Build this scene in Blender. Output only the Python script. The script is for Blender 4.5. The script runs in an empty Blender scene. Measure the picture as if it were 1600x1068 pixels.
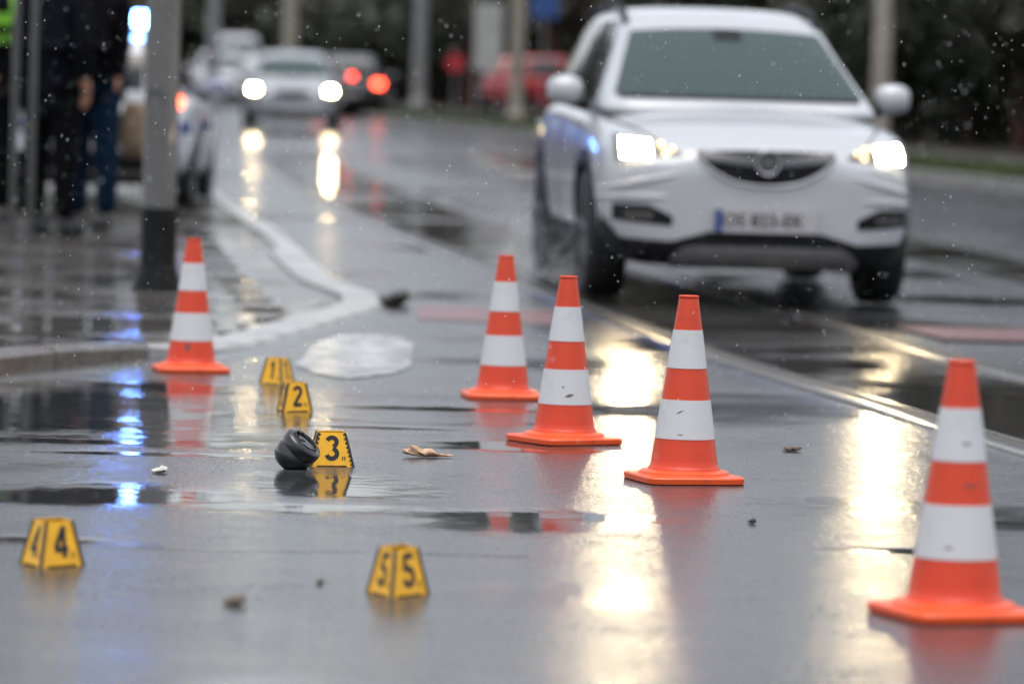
import bpy, bmesh, math, random
from mathutils import Vector, Matrix
from mathutils.bvhtree import BVHTree
R = math.radians
random.seed(7)
sc = bpy.context.scene
C = sc.collection

# ------------------------------------------------------------------ camera
cam_d = bpy.data.cameras.new('camera')
cam = bpy.data.objects.new('camera', cam_d); C.objects.link(cam); sc.camera = cam
cam_d.sensor_width = 36; cam_d.lens = 150
cam_d.clip_start = .1; cam_d.clip_end = 3000
cam_d.dof.use_dof = True; cam_d.dof.focus_distance = 11.5
cam_d.dof.aperture_fstop = 2.7; cam_d.dof.aperture_blades = 9
pitch = math.atan(315 / (150 / 36 * 1600))
cam.matrix_world = Matrix.Translation((0, 0, .9)) @ Matrix.Rotation(math.pi / 2 - pitch, 4, 'X') @ Matrix.Rotation(R(1.6), 4, 'Z')

# ------------------------------------------------------------------ sky, sun, exposure
w = bpy.data.worlds.new('World'); sc.world = w; w.use_nodes = True
nt = w.node_tree; bg = nt.nodes['Background']
sky = nt.nodes.new('ShaderNodeTexSky'); sky.sky_type = 'NISHITA'; sky.sun_disc = False
SUN_EL, SUN_AZ = R(80), R(190)
sky.sun_elevation = SUN_EL; sky.sun_rotation = SUN_AZ
sky.dust_density = 3; sky.air_density = 1; sky.ozone_density = 1
hs = nt.nodes.new('ShaderNodeHueSaturation'); hs.inputs['Saturation'].default_value = .34   # an overcast, nearly grey sky
nt.links.new(sky.outputs[0], hs.inputs['Color']); nt.links.new(hs.outputs[0], bg.inputs[0])
bg.inputs[1].default_value = .15
sun_d = bpy.data.lights.new('sun', 'SUN'); sun = bpy.data.objects.new('sun', sun_d); C.objects.link(sun)
sun_d.energy = .9; sun_d.angle = R(50); sun_d.color = (1, .97, .93)
sdir = Vector((math.sin(SUN_AZ) * math.cos(SUN_EL), math.cos(SUN_AZ) * math.cos(SUN_EL), math.sin(SUN_EL)))
sun.rotation_euler = sdir.to_track_quat('Z', 'Y').to_euler(); sun.location = sdir * 50
vs = sc.view_settings
vs.view_transform = 'Standard'; vs.look = 'None'; vs.gamma = 1; vs.exposure = .9; vs.use_curve_mapping = False
cy = sc.cycles
cy.use_denoising = True; cy.max_bounces = 6; cy.diffuse_bounces = 2; cy.glossy_bounces = 3
cy.transmission_bounces = 4; cy.transparent_max_bounces = 6
cy.caustics_reflective = False; cy.caustics_refractive = False; cy.sample_clamp_indirect = 6; cy.blur_glossy = .3

# ------------------------------------------------------------------ materials
def mat(name, col, rough=.6, metal=0, noise=0, nscale=8, bump=0, bscale=60, emit=None, estr=0, coat=0, ior=1.45, col2=None, thr=None):
    m = bpy.data.materials.new(name); m.use_nodes = True
    t = m.node_tree; b = t.nodes['Principled BSDF']
    c4 = (*col, 1)
    b.inputs['Base Color'].default_value = c4
    b.inputs['Roughness'].default_value = rough; b.inputs['Metallic'].default_value = metal
    b.inputs['IOR'].default_value = ior
    b.inputs['Coat Weight'].default_value = coat; b.inputs['Coat Roughness'].default_value = .04
    if emit:
        b.inputs['Emission Color'].default_value = (*emit, 1); b.inputs['Emission Strength'].default_value = estr
    if noise or col2 or bump:
        tc = t.nodes.new('ShaderNodeTexCoord')
    if noise or col2:
        n = t.nodes.new('ShaderNodeTexNoise'); n.inputs['Scale'].default_value = nscale; n.inputs['Detail'].default_value = 6
        n.inputs['Roughness'].default_value = .65
        t.links.new(tc.outputs['Object'], n.inputs['Vector'])
        mr = t.nodes.new('ShaderNodeMapRange')
        lo, hi = thr or (.35, .65)
        mr.inputs['From Min'].default_value = lo; mr.inputs['From Max'].default_value = hi
        t.links.new(n.outputs[0], mr.inputs['Value'])
        mx = t.nodes.new('ShaderNodeMix'); mx.data_type = 'RGBA'
        mx.inputs['A'].default_value = c4
        mx.inputs['B'].default_value = (*(col2 or [x * (1 - noise) for x in col]), 1)
        t.links.new(mr.outputs[0], mx.inputs['Factor']); t.links.new(mx.outputs['Result'], b.inputs['Base Color'])
        r2 = t.nodes.new('ShaderNodeMapRange'); r2.inputs['To Min'].default_value = max(.02, rough * .8); r2.inputs['To Max'].default_value = min(1, rough * 1.25)
        t.links.new(n.outputs[0], r2.inputs['Value']); t.links.new(r2.outputs[0], b.inputs['Roughness'])
    if bump:
        n2 = t.nodes.new('ShaderNodeTexNoise'); n2.inputs['Scale'].default_value = bscale; n2.inputs['Detail'].default_value = 3
        t.links.new(tc.outputs['Object'], n2.inputs['Vector'])
        bp = t.nodes.new('ShaderNodeBump'); bp.inputs['Distance'].default_value = bump; bp.inputs['Strength'].default_value = 1
        t.links.new(n2.outputs[0], bp.inputs['Height']); t.links.new(bp.outputs[0], b.inputs['Normal'])
    return m

def wet_ground(name, base, rough_dry, puddles, grain=.0006, mid=.0009, thr=(.52, .70), nscale=.55, col_noise=.35):
    """wet tarmac or paving: rough grainy film of water, smooth where water stands"""
    m = bpy.data.materials.new(name); m.use_nodes = True
    t = m.node_tree; N = t.nodes; L = t.links; b = N['Principled BSDF']
    b.inputs['IOR'].default_value = 1.45
    geo = N.new('ShaderNodeNewGeometry')
    def math_(op, a, bb=None, clamp=False):
        n = N.new('ShaderNodeMath'); n.operation = op; n.use_clamp = clamp
        for i, v in enumerate((a, bb)):
            if v is None: continue
            if isinstance(v, (int, float)): n.inputs[i].default_value = v
            else: L.new(v, n.inputs[i])
        return n.outputs[0]
    def noise_(scale, detail=3, rough=.5, vec=None, dist=0):
        n = N.new('ShaderNodeTexNoise'); n.inputs['Scale'].default_value = scale; n.inputs['Detail'].default_value = detail
        n.inputs['Roughness'].default_value = rough; n.inputs['Distortion'].default_value = dist
        L.new(vec or geo.outputs['Position'], n.inputs['Vector']); return n.outputs[0]
    def rng(v, a, bb, c, d, smooth=True):
        n = N.new('ShaderNodeMapRange'); n.interpolation_type = 'SMOOTHSTEP' if smooth else 'LINEAR'
        for k, x in zip(('From Min', 'From Max', 'To Min', 'To Max'), (a, bb, c, d)): n.inputs[k].default_value = x
        L.new(v, n.inputs['Value']); return n.outputs[0]
    edge = noise_(2.6, 5, .62)
    pud = rng(noise_(nscale, 4, .55, dist=.4), thr[0], thr[1], 0, 1)
    for (px, py, rx, ry) in puddles:
        mp = N.new('ShaderNodeMapping'); mp.vector_type = 'POINT'
        mp.inputs['Location'].default_value = (-px / rx, -py / ry, 0)
        mp.inputs['Scale'].default_value = (1 / rx, 1 / ry, 0)
        L.new(geo.outputs['Position'], mp.inputs['Vector'])
        ln = N.new('ShaderNodeVectorMath'); ln.operation = 'LENGTH'; L.new(mp.outputs[0], ln.inputs[0])
        d = math_('ADD', ln.outputs['Value'], math_('MULTIPLY', math_('SUBTRACT', edge, .5), 1.6))
        pud = math_('MAXIMUM', pud, rng(d, .45, 1.25, 1, 0))
    rough = math_('ADD', math_('MULTIPLY', pud, .035 - rough_dry), rough_dry)
    rough = math_('ADD', rough, math_('MULTIPLY', math_('SUBTRACT', noise_(1.6, 6, .65), .5), .26), True)
    gm = N.new('ShaderNodeMapping'); gm.inputs['Scale'].default_value = (80, 15, 1); L.new(geo.outputs['Position'], gm.inputs['Vector'])
    grit = noise_(1, 2, .6, vec=gm.outputs[0])
    rough = math_('ADD', rough, math_('MULTIPLY', math_('MULTIPLY', math_('SUBTRACT', grit, .5), .22), math_('SUBTRACT', 1, pud)))
    rough = math_('ADD', rough, math_('MULTIPLY', math_('MULTIPLY', math_('SUBTRACT', noise_(8, 5, .65), .5), .22), math_('SUBTRACT', 1, pud)))
    rough = math_('MAXIMUM', rough, .03)
    L.new(rough, b.inputs['Roughness'])
    dry = math_('SUBTRACT', 1, math_('MULTIPLY', pud, .97))
    h = math_('ADD', math_('MULTIPLY', noise_(210, 2), grain), math_('MULTIPLY', noise_(38, 3), mid))
    h = math_('ADD', h, math_('MULTIPLY', grit, .0011))
    h = math_('MULTIPLY', h, dry)
    h = math_('ADD', h, math_('MULTIPLY', math_('MULTIPLY', noise_(13, 3, .55), .0022), math_('ADD', math_('MULTIPLY', dry, .7), .15)))
    h = math_('ADD', h, math_('MULTIPLY', noise_(1.7, 2), .0015))
    bp = N.new('ShaderNodeBump'); bp.inputs['Distance'].default_value = 1; bp.inputs['Strength'].default_value = 1
    L.new(h, bp.inputs['Height']); L.new(bp.outputs[0], b.inputs['Normal'])
    cm = N.new('ShaderNodeMix'); cm.data_type = 'RGBA'
    cm.inputs['A'].default_value = (*base, 1); cm.inputs['B'].default_value = (*[x * (1 - col_noise) for x in base], 1)
    fac = math_('MULTIPLY', math_('ADD', grit, noise_(1.1, 4)), .5)
    L.new(rng(fac, .38, .62, 0, 1), cm.inputs['Factor']); L.new(cm.outputs['Result'], b.inputs['Base Color'])
    return m

PUD = [(-1.5, 13.7, 1.05, 1.7), (-1.0, 10.45, .55, .4), (-.42, 10.9, .3, .5), (-.03, 10.0, .28, .3),
       (-.05, 12.6, .22, .25), (1.65, 15.2, .35, 1.6), (.95, 19.0, .5, 1.2), (2.6, 23.5, .8, .5),
       (-1.3, 12.25, .55, .14), (-.95, 11.85, .4, .10), (-1.4, 15.0, .7, .3), (.05, 12.45, .35, .14), (-.4, 13.2, .35, .10), (0, 10.2, .4, .22), (-.55, 10.25, .35, .2), (-.3, 14.2, .5, .16), (2.9, 26.5, 1.2, .7), (-1.0, 9.3, .25, .10), (.9, 9.6, .2, .08)]
M = {}
M['road'] = wet_ground('wet_asphalt', (.045, .046, .05), .23, PUD)
M['paving'] = wet_ground('wet_paving', (.10, .095, .09), .22, [], grain=.0003, mid=.0005, thr=(.44, .58), nscale=1.3)
M['kerb'] = mat('wet_concrete_kerb', (.36, .355, .35), .28, noise=.45, nscale=9, bump=.0015, bscale=90)
M['kerb_dark'] = mat('wet_dark_kerb', (.12, .10, .085), .25, noise=.6, nscale=12, bump=.003, bscale=60)
M['mortar'] = mat('mortar', (.06, .055, .05), .35, noise=.4, nscale=20)
M['rail'] = mat('polished_rail_steel', (.42, .40, .38), .22, 1, noise=.35, nscale=14)
M['groove'] = mat('rail_groove', (.03, .028, .026), .5, noise=.3, nscale=30)
M['bed'] = wet_ground('wet_track_bed', (.05, .048, .046), .16, [(1.65, 15.2, .5, 2.2)], grain=.0003, mid=.0005, thr=(.42, .56), nscale=.9)
M['paint_white'] = mat('worn_white_paint', (.42, .42, .42), .2, col2=(.06, .06, .062), nscale=6, thr=(.42, .60), bump=.0003, bscale=150)
M['paint_red'] = mat('worn_red_paint', (.14, .028, .028), .28, noise=.5, nscale=14, bump=.0012, bscale=150)
M['grass'] = mat('grass', (.06, .09, .025), .7, noise=.5, nscale=3)
M['soil'] = mat('soil', (.06, .05, .035), .9, noise=.5, nscale=2, bump=.02, bscale=8)
M['path'] = wet_ground('wet_path', (.16, .155, .15), .3, [], thr=(.6, .7))
M['orange'] = mat('cone_orange', (.58, .042, .007), .4, col2=(.44, .032, .007), nscale=11, thr=(.5, .8), ior=1.5, bump=.0004, bscale=300)
M['orange_base'] = mat('cone_base_orange', (.72, .08, .012), .36, col2=(.42, .045, .015), nscale=14, thr=(.52, .85), ior=1.5)
M['band'] = mat('reflective_white', (.52, .53, .54), .34, col2=(.37, .37, .36), nscale=9, thr=(.55, .85))
M['scuff'] = mat('scuff', (.10, .08, .07), .7)
M['yellow'] = mat('marker_yellow', (.80, .41, .004), .42, col2=(.68, .34, .004), nscale=30, ior=1.5)
M['black'] = mat('black_plastic', (.012, .012, .013), .35, noise=.3, nscale=30)
M['ink'] = mat('black_print', (.008, .008, .008), .5)
M['cap_black'] = mat('glossy_black_cap', (.01, .01, .011), .22, noise=.3, nscale=40, bump=.0006, bscale=120, coat=.5)
M['bone'] = mat('pale_husk', (.55, .40, .27), .6, col2=(.25, .12, .06), nscale=60, bump=.002, bscale=120)
M['leaf_brown'] = mat('brown_leaf', (.11, .07, .045), .45, noise=.5, nscale=50, bump=.002, bscale=120)
M['leaf_dark'] = mat('dark_leaf', (.03, .024, .02), .4, noise=.5, nscale=50)
M['tissue'] = mat('wet_tissue', (.6, .58, .53), .5, noise=.3, nscale=60, bump=.002, bscale=90)
M['post'] = mat('grey_painted_post', (.115, .112, .115), .42, noise=.18, nscale=6, coat=.2)
M['post_black'] = mat('black_bitumen_sleeve', (.012, .012, .012), .4, noise=.3, nscale=10, ior=1.2)
M['concrete_pole'] = mat('concrete_pole', (.34, .31, .26), .75, noise=.35, nscale=4)
M['grey_pole'] = mat('grey_pole', (.26, .26, .27), .6, noise=.3, nscale=4)
M['steel'] = mat('dull_steel', (.08, .078, .075), .4, .5, noise=.2, nscale=20)
M['bark'] = mat('bark', (.055, .038, .03), .9, noise=.5, nscale=7, bump=.02, bscale=18)
M['bark_red'] = mat('red_brown_bark', (.11, .042, .03), .9, noise=.5, nscale=7, bump=.02, bscale=18)
M['leafA'] = mat('evergreen_leaves', (.035, .045, .022), .55, noise=.5, nscale=1.2)
M['leafB'] = mat('dark_leaves', (.04, .042, .024), .6, noise=.5, nscale=1.2)
M['white_paint'] = mat('white_car_paint', (.40, .415, .435), .34, .1, coat=.8, noise=.06, nscale=3)
M['white_far'] = mat('white_van_paint', (.5, .52, .55), .4, coat=.5)
M['silver_paint'] = mat('silver_car_paint', (.36, .38, .40), .3, .3, coat=.8)
M['dark_paint'] = mat('dark_car_paint', (.02, .021, .026), .35, coat=.6)
M['red_paint'] = mat('red_car_paint', (.34, .012, .02), .35, coat=.6)
M['glass'] = mat('tinted_glass', (.032, .052, .050), .08, ior=1.33)
M['glass_dark'] = mat('dark_side_glass', (.008, .009, .011), .05, ior=1.5)
M['trim'] = mat('black_trim', (.008, .008, .009), .5, noise=.3, nscale=20, ior=1.25)
M['grey_trim'] = mat('grey_skid_plate', (.12, .115, .115), .4, noise=.2, nscale=20)
M['chrome'] = mat('chrome', (.34, .34, .36), .25, 1)
M['chrome_dim'] = mat('dull_chrome', (.10, .10, .105), .45, .5)
M['tyre'] = mat('tyre_rubber', (.014, .014, .015), .6, noise=.3, nscale=30)
M['rim'] = mat('alloy_rim', (.09, .09, .095), .4, .6)
M['housing'] = mat('lamp_housing', (.06, .058, .056), .3, .4, coat=.4)
M['headlamp'] = mat('lit_headlamp', (1, .9, .7), .3, emit=(1, .78, .46), estr=170)
M['headlamp_far'] = mat('lit_far_headlamp', (1, .9, .7), .3, emit=(1, .76, .42), estr=160)
M['amber'] = mat('lit_sidelight', (1, .7, .4), .3, emit=(1, .60, .26), estr=1.8)
M['taillamp'] = mat('lit_tail_lamp', (.6, .02, .01), .3, emit=(1, .07, .03), estr=9)
M['tail_police'] = mat('lit_brake_lamp', (.7, .05, .02), .3, emit=(1, .10, .03), estr=6)
M['tail_off'] = mat('unlit_tail_lamp', (.35, .03, .03), .25, coat=.8)
M['beacon'] = mat('lit_blue_beacon', (.2, .4, 1), .3, emit=(.06, .20, 1), estr=110)
M['beacon_core'] = mat('lit_beacon_core', (.6, .9, 1), .3, emit=(.35, .8, 1), estr=22)
M['plate'] = mat('number_plate', (.42, .41, .42), .4, noise=.15, nscale=40)
M['plate_blue'] = mat('plate_blue_band', (.012, .04, .22), .4)
M['police_blue'] = mat('police_blue_stripe', (.01, .03, .22), .35, coat=.6)
M['coat'] = mat('dark_navy_coat', (.006, .0065, .010), .85, noise=.4, nscale=9, bump=.004, bscale=30, ior=1.12)
M['coat2'] = mat('black_coat', (.005, .005, .006), .85, noise=.4, nscale=9, bump=.004, bscale=30, ior=1.12)
M['trouser'] = mat('black_trousers', (.005, .005, .006), .85, noise=.4, nscale=9, ior=1.12)
M['jeans'] = mat('dark_blue_jeans', (.007, .020, .042), .85, noise=.4, nscale=14, ior=1.12)
M['shoe'] = mat('black_leather', (.01, .01, .01), .35)
M['skin'] = mat('skin', (.40, .20, .14), .55, noise=.1, nscale=20)
M['hair'] = mat('dark_hair', (.02, .014, .01), .7)
M['hivis'] = mat('hi_vis_green', (.15, .42, .016), .6, noise=.2, nscale=12)
M['hiband'] = mat('grey_reflective_tape', (.5, .5, .5), .4)
M['bag'] = mat('tan_bag', (.34, .25, .17), .6, noise=.3, nscale=12)
M['lips'] = mat('eye_dark', (.03, .02, .02), .4)
M['water'] = mat('water_drop', (.8, .82, .85), .25)  # opaque white stands in for the sky light clear drops would refract
M['red_sign'] = mat('red_sign_face', (.45, .03, .04), .4)
M['poster'] = mat('pale_poster', (.45, .46, .44), .6, noise=.3, nscale=4)
M['poster_blue'] = mat('blue_sign_face', (.03, .08, .25), .5)

# ------------------------------------------------------------------ mesh helpers
class MB:
    def __init__(s): s.v = []; s.f = []
    def add(s, vs, fs):
        o = len(s.v); s.v += [tuple(x) for x in vs]; s.f += [tuple(i + o for i in f) for f in fs]; return s
    def box(s, c, d, rz=0):
        M4 = Matrix.Translation(c) @ Matrix.Rotation(rz, 4, 'Z')
        p = [M4 @ Vector((x * d[0] / 2, y * d[1] / 2, z * d[2] / 2)) for z in (-1, 1) for y in (-1, 1) for x in (-1, 1)]
        return s.add(p, [(0, 2, 3, 1), (4, 5, 7, 6), (0, 1, 5, 4), (2, 6, 7, 3), (0, 4, 6, 2), (1, 3, 7, 5)])
    def grid(s, rows, close=False):
        n = len(rows[0]); vs = [p for r in rows for p in r]; fs = []
        for i in range(len(rows) - 1):
            for j in range(n if close else n - 1):
                k = (j + 1) % n
                fs.append((i * n + j, i * n + k, (i + 1) * n + k, (i + 1) * n + j))
        return s.add(vs, fs)
    def lathe(s, prof, n=32, T=None, cap=True):
        rows = [[(r * math.cos(2 * math.pi * j / n), r * math.sin(2 * math.pi * j / n), z) for j in range(n)] for r, z in prof]
        if T: rows = [[tuple(T @ Vector(p)) for p in r] for r in rows]
        s.grid(rows, True)
        if cap:
            b = len(s.v) - len(prof) * n
            s.f.append(tuple(b + j for j in reversed(range(n)))); e = len(s.v) - n
            s.f.append(tuple(e + j for j in range(n)))
        return s
    def tube(s, pts, rads, n=8):
        pts = [Vector(p) for p in pts]
        if not hasattr(rads, '__len__'): rads = [rads] * len(pts)
        rows = []; up = Vector((0, 0, 1))
        for i, p in enumerate(pts):
            d = (pts[min(i + 1, len(pts) - 1)] - pts[max(i - 1, 0)]).normalized()
            a = d.cross(up) if abs(d.dot(up)) < .95 else d.cross(Vector((1, 0, 0)))
            a.normalize(); b = d.cross(a)
            rows.append([tuple(p + (a * math.cos(2 * math.pi * j / n) + b * math.sin(2 * math.pi * j / n)) * rads[i]) for j in range(n)])
        o = len(s.v); s.grid(rows, True)
        s.f.append(tuple(o + j for j in reversed(range(n)))); s.f.append(tuple(len(s.v) - n + j for j in range(n)))
        return s
    def mesh(s, name, m, smooth=True, angle=40):
        me = bpy.data.meshes.new(name); me.from_pydata(s.v, [], s.f); me.validate()
        bm = bmesh.new(); bm.from_mesh(me); bmesh.ops.recalc_face_normals(bm, faces=bm.faces); bm.to_mesh(me); bm.free()
        if m: me.materials.append(m)
        if smooth: shade(me, angle)
        return me
    def build(s, name, m, parent=None, smooth=True, angle=40):
        return link(name, s.mesh(name, m, smooth, angle), parent)

def shade(me, angle=40):
    me.shade_smooth()
    try: me.set_sharp_from_angle(angle=R(angle))
    except Exception: pass
def link(name, data, parent=None):
    o = bpy.data.objects.new(name, data); C.objects.link(o)
    if parent: o.parent = parent
    return o
def tag(o, label, cat, group=None):
    o['label'] = label; o['category'] = cat
    if group: o['group'] = group
    return o
def thing(name, label, cat, loc, rz=0, group=None):
    o = link(name, None); o.location = loc; o.rotation_euler = (0, 0, rz); o.empty_display_size = .1
    return tag(o, label, cat, group)
def struct(o): o['kind'] = 'structure'; return o
def copy_tree(o, parent=None):
    c = o.copy(); C.objects.link(c); c.parent = parent
    for ch in list(o.children): copy_tree(ch, c)
    return c

# ------------------------------------------------------------------ terrain
def zg(Y):
    if Y < 16: return 0
    if Y < 20: return .016 * (Y - 16) ** 2 / 8
    if Y < 170: return .016 * (Y - 18)
    return .016 * 152
def frange(a, b, st):
    n = max(1, round((b - a) / st)); return [a + (b - a) * i / n for i in range(n + 1)]
def kerb_main(Y): return -.67 - .12 * (Y - 21.1)                  # left kerb of the avenue
def road_right(Y): return 5.2 - .18 * (Y - 50)                    # right edge of the avenue
YS = frange(-40, 14, 6) + frange(14.5, 24, .5) + frange(26, 200, 3) + [260, 500, 1200]
def sheet(name, xl, xr, ys, dz, m, nx=6, parent=None):
    rows = [[(xl(y) + (xr(y) - xl(y)) * i / nx, y, zg(y) + dz) for i in range(nx + 1)] for y in ys]
    return MB().grid(rows).build(name, m, parent, smooth=True)
struct(sheet('ground', lambda y: -700, lambda y: 700, YS, -.03, M['soil'], 4))
road = struct(sheet('road', lambda y: -40, lambda y: max(12, road_right(y)) if y < 20 else road_right(y), [y for y in YS if y <= 200], 0, M['road'], 24))
# verge and footpath on the far side of the avenue
vy = frange(16, 200, 2)
def vslab(name, o0, o1, h, m):
    rows = []
    for y in vy:
        a, b = road_right(y) + o0, road_right(y) + o1
        rows.append([(a, y, zg(y) - .02), (a, y, zg(y) + h), ((a + b) / 2, y, zg(y) + h + .03), (b, y, zg(y) + h), (b, y, zg(y) - .02)])
    return struct(MB().grid(rows).build(name, m, None, True, 30))
vslab('grass_verge', .16, 2.6, .10, M['soil'])
vslab('footpath', 2.62, 5.2, .09, M['path'])
vslab('woodland_floor', 5.22, 60, .06, M['soil'])
# grass blades on the verge
gb = MB(); rg = random.Random(3)
for i in range(15000):
    y = 40 + 75 * rg.random() ** 1.5; x = road_right(y) + .2 + 2.3 * rg.random()
    h = .07 + .10 * rg.random(); a = rg.random() * 6.28; dx, dy = .02 * math.cos(a), .02 * math.sin(a)
    lx, ly = rg.uniform(-.05, .05), rg.uniform(-.05, .05); z = zg(y) + .10
    gb.add([(x - dx, y - dy, z), (x + dx, y + dy, z), (x + lx, y + ly, z + h)], [(0, 1, 2)])
g = gb.build('verge_grass', M['grass'], None, False); g['kind'] = 'stuff'
tag(g, 'short wet green grass along the far verge of the avenue', 'grass')
# right kerb
ks = MB().box((0, 0, 0), (.14, .97, .16)).mesh('kerb_stone', M['kerb'], False)
rk = struct(link('kerb_right', None))
for i in range(64):
    y = 36 + i * 1.0
    o = link('kerb_stone', ks, rk); o.location = (road_right(y) + .07, y, zg(y) + .05); o.rotation_euler = (R(.9), 0, math.atan(.18))

# pavement wedge on the left: near edge comes towards the camera, far edge follows the avenue
near = [(-4.6, 3.0), (-3.05, 10.0), (-1.87, 15.57), (-1.645, 16.13), (-1.435, 16.79), (-1.129, 17.55), (-.905, 19.2), (-.70, 20.7)]
tip = [(-.648, 21.1), (-.628, 21.4), (-.645, 21.75), (-.70, 22.15), (-.79, 22.6)]
far = [(kerb_main(y) , y) for y in frange(23.5, 160, 2)]
edge = near + tip + far
def drop(i_pt):                                                    # kerb height: full at the left, dropped towards the corner
    x, y = i_pt
    if y < 16.5: return .075
    if y < 17.4: return .075 - .06 * (y - 16.5) / .9
    if y < 24: return .015
    if y < 28: return .015 + .06 * (y - 24) / 4
    return .075
def edge_x(y):
    for (x0, y0), (x1, y1) in zip(edge, edge[1:]):
        if y0 <= y <= y1: return x0 + (x1 - x0) * (y - y0) / (y1 - y0)
    return edge[-1][0]
pys = sorted(set([p[1] for p in edge] + frange(3, 24, .75)))
rows = []
for y in pys:
    ex = edge_x(y) - .12; h = drop((ex, y)) - .012
    rows.append([(ex + (-30 - ex) * i / 8, y, zg(y) + h + (0.05 * min(1, i) if False else 0)) for i in range(9)])
pav = struct(MB().grid(rows).build('pavement', M['paving'], None))
# kerb stones along the wedge
kr = struct(link('kerb_left', None))
def along(path, step):
    out = []; d = 0; seg = list(zip(path, path[1:])); total = sum(math.dist(a, b) for a, b in seg)
    def pt(t):
        for a, b in seg:
            l = math.dist(a, b)
            if t <= l: return (a[0] + (b[0] - a[0]) * t / l, a[1] + (b[1] - a[1]) * t / l)
            t -= l
        return path[-1]
    n = int(total / step)
    return [(pt(i * total / n), pt((i + 1) * total / n)) for i in range(n)]
rk_ = random.Random(5)
for a, b in along(near[1:5], .8) + along(near[4:] + tip + far[:2], .45) + along(far[1:14], .8):
    L_ = math.dist(a, b); ang = math.atan2(b[1] - a[1], b[0] - a[0])
    cx, cyy = (a[0] + b[0]) / 2, (a[1] + b[1]) / 2
    h0, h1 = drop(a), drop(b); wd = .15 + .07 * max(0, min(1, (cyy - 16.6) / .8)) * (1 if cyy < 26 else 0)
    nrm = (-math.sin(ang), math.cos(ang))
    m = M['kerb_dark'] if cyy < 16.6 else M['kerb']
    mb = MB()
    zt = [zg(a[1]) + h0, zg(b[1]) + h1]
    pa = [(-L_ / 2 + .006, 0), (L_ / 2 - .006, 0)]
    P = []
    for (lx, _), z in zip(pa, zt):
        P += [(lx, -.004, zg(cyy) - .05), (lx, -.004, z - .015), (lx, .015, z + .003), (lx, wd, z + .005), (lx, wd, zg(cyy) - .05)]
    mb.add(P, [(0, 1, 6, 5), (1, 2, 7, 6), (2, 3, 8, 7), (3, 4, 9, 8), (0, 5, 9, 4), (0, 4, 3, 2, 1), (5, 6, 7, 8, 9)])
    o = mb.build('kerb_stone', m, kr, False)
    o.location = (cx, cyy, rk_.uniform(-.003, .003)); o.rotation_euler = (0, 0, ang)
# paving slabs that can be told apart
slab = MB().box((0, 0, 0), (.388, .388, .04)).mesh('paving_slab', M['paving'], False)
u = Vector((-.12, 1)).normalized(); v = Vector((u.y, -u.x)); n_s = 0
for j in range(-3, 34):
    for i in range(-12, 1):
        p = Vector((-.95, 17.6)) + u * (j * .4) + v * (i * .4 - (.2 if j % 2 else 0))
        lim = edge_x(p.y) - (.24 if 17 < p.y < 26 else .2)
        wcut = lim - (p.x - .194)
        if .06 < wcut < .42 and n_s < 298:                         # slab cut to the kerb line
            o = link('paving_slab', slab, pav); n_s += 1; wcut = min(wcut, .385)
            o.location = (p.x - .194 + wcut / 2, p.y, zg(p.y) + drop((p.x, p.y)) - .018 + rk_.uniform(-.002, .003)); o.scale = (wcut / .388, 1, 1)
            o.rotation_euler = (-.016 * (p.y > 18), 0, math.atan2(u.y, u.x) + math.pi / 2); continue
        ok = all((p.x + sx * .2 < edge_x(p.y + sy * .2) - (.24 if 17 < p.y < 26 else .2)) for sx in (-1, 1) for sy in (-1, 1)) and p.x > -.125 * p.y - .35
        if not ok or n_s >= 298: continue
        o = link('paving_slab', slab, pav); n_s += 1
        o.location = (p.x, p.y, zg(p.y) + drop((p.x, p.y)) - .018 + rk_.uniform(-.002, .003))
        o.rotation_euler = (rk_.uniform(-.003, .003) - .016 * (p.y > 18), rk_.uniform(-.003, .003), math.atan2(u.y, u.x) + math.pi / 2)

# tram track set in the road
def rail_x(Y): return 1.56 - .138 * (Y - 12.74) + (.0009 * (Y - 24) ** 2 if Y > 24 else 0)
track = struct(link('tram_track', None))
ty = frange(-10, 22, 1) + frange(23, 60, 1)
def strip(name, off0, off1, dz, m, parent=track, prof=None):
    rows = []
    for y in ty:
        x = rail_x(y); z = zg(y) + dz
        rows.append([(x + o, y, z + (d or 0)) for o, d in (prof or [(off0, 0), (off1, 0)])])
    return MB().grid(rows).build(name, m, parent)
for tr in (0, 3.1):
    for gsg in (0, 1.06):
        o = tr + gsg
        strip('rail', 0, 0, .001, M['rail'], prof=[(o - .036, 0), (o - .034, .008), (o - .02, .011), (o + .02, .011), (o + .034, .008), (o + .036, 0)])
        strip('rail_groove', o + .04, o + .10, .006, M['groove'])
        strip('rail_lip', 0, 0, .001, M['rail'], prof=[(o + .104, 0), (o + .105, .009), (o + .125, .009), (o + .126, 0)])
    strip('track_bed', tr + .13, tr + .98, .005, M['bed'])
# painted markings
def patch(name, poly, m, dz=.004, n=10):
    (x0, y0), (x1, y1), (x2, y2), (x3, y3) = poly; rows = []
    for i in range(n + 1):
        t = i / n; ya = y0 + (y3 - y0) * t; yb = y1 + (y2 - y1) * t
        xa = x0 + (x3 - x0) * t; xb = x1 + (x2 - x1) * t
        rows.append([(xa + (xb - xa) * k / 4, ya + (yb - ya) * k / 4, zg(ya + (yb - ya) * k / 4) + dz) for k in range(5)])
    return MB().grid(rows).build(name, m, road)
rows = []; rz_ = random.Random(4)
for i in range(23):                                                # worn crossing bar with ragged sides
    t = i / 22; y = 15.8 + 3.1 * t; sq_ = math.sin(math.pi * min(1, .12 + t * 3) / 2) * (1 if t < .8 else 1 - (t - .8) * 2)
    a, b = -.60 - .235 * sq_ - .01 * t + rz_.uniform(-.010, .010), -.60 + .22 * sq_ - .05 * t + rz_.uniform(-.010, .010)
    rows.append([(a + (b - a) * k / 4, y + .03 * math.sin(k * 2.1), zg(y) + .004) for k in range(5)])
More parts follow.
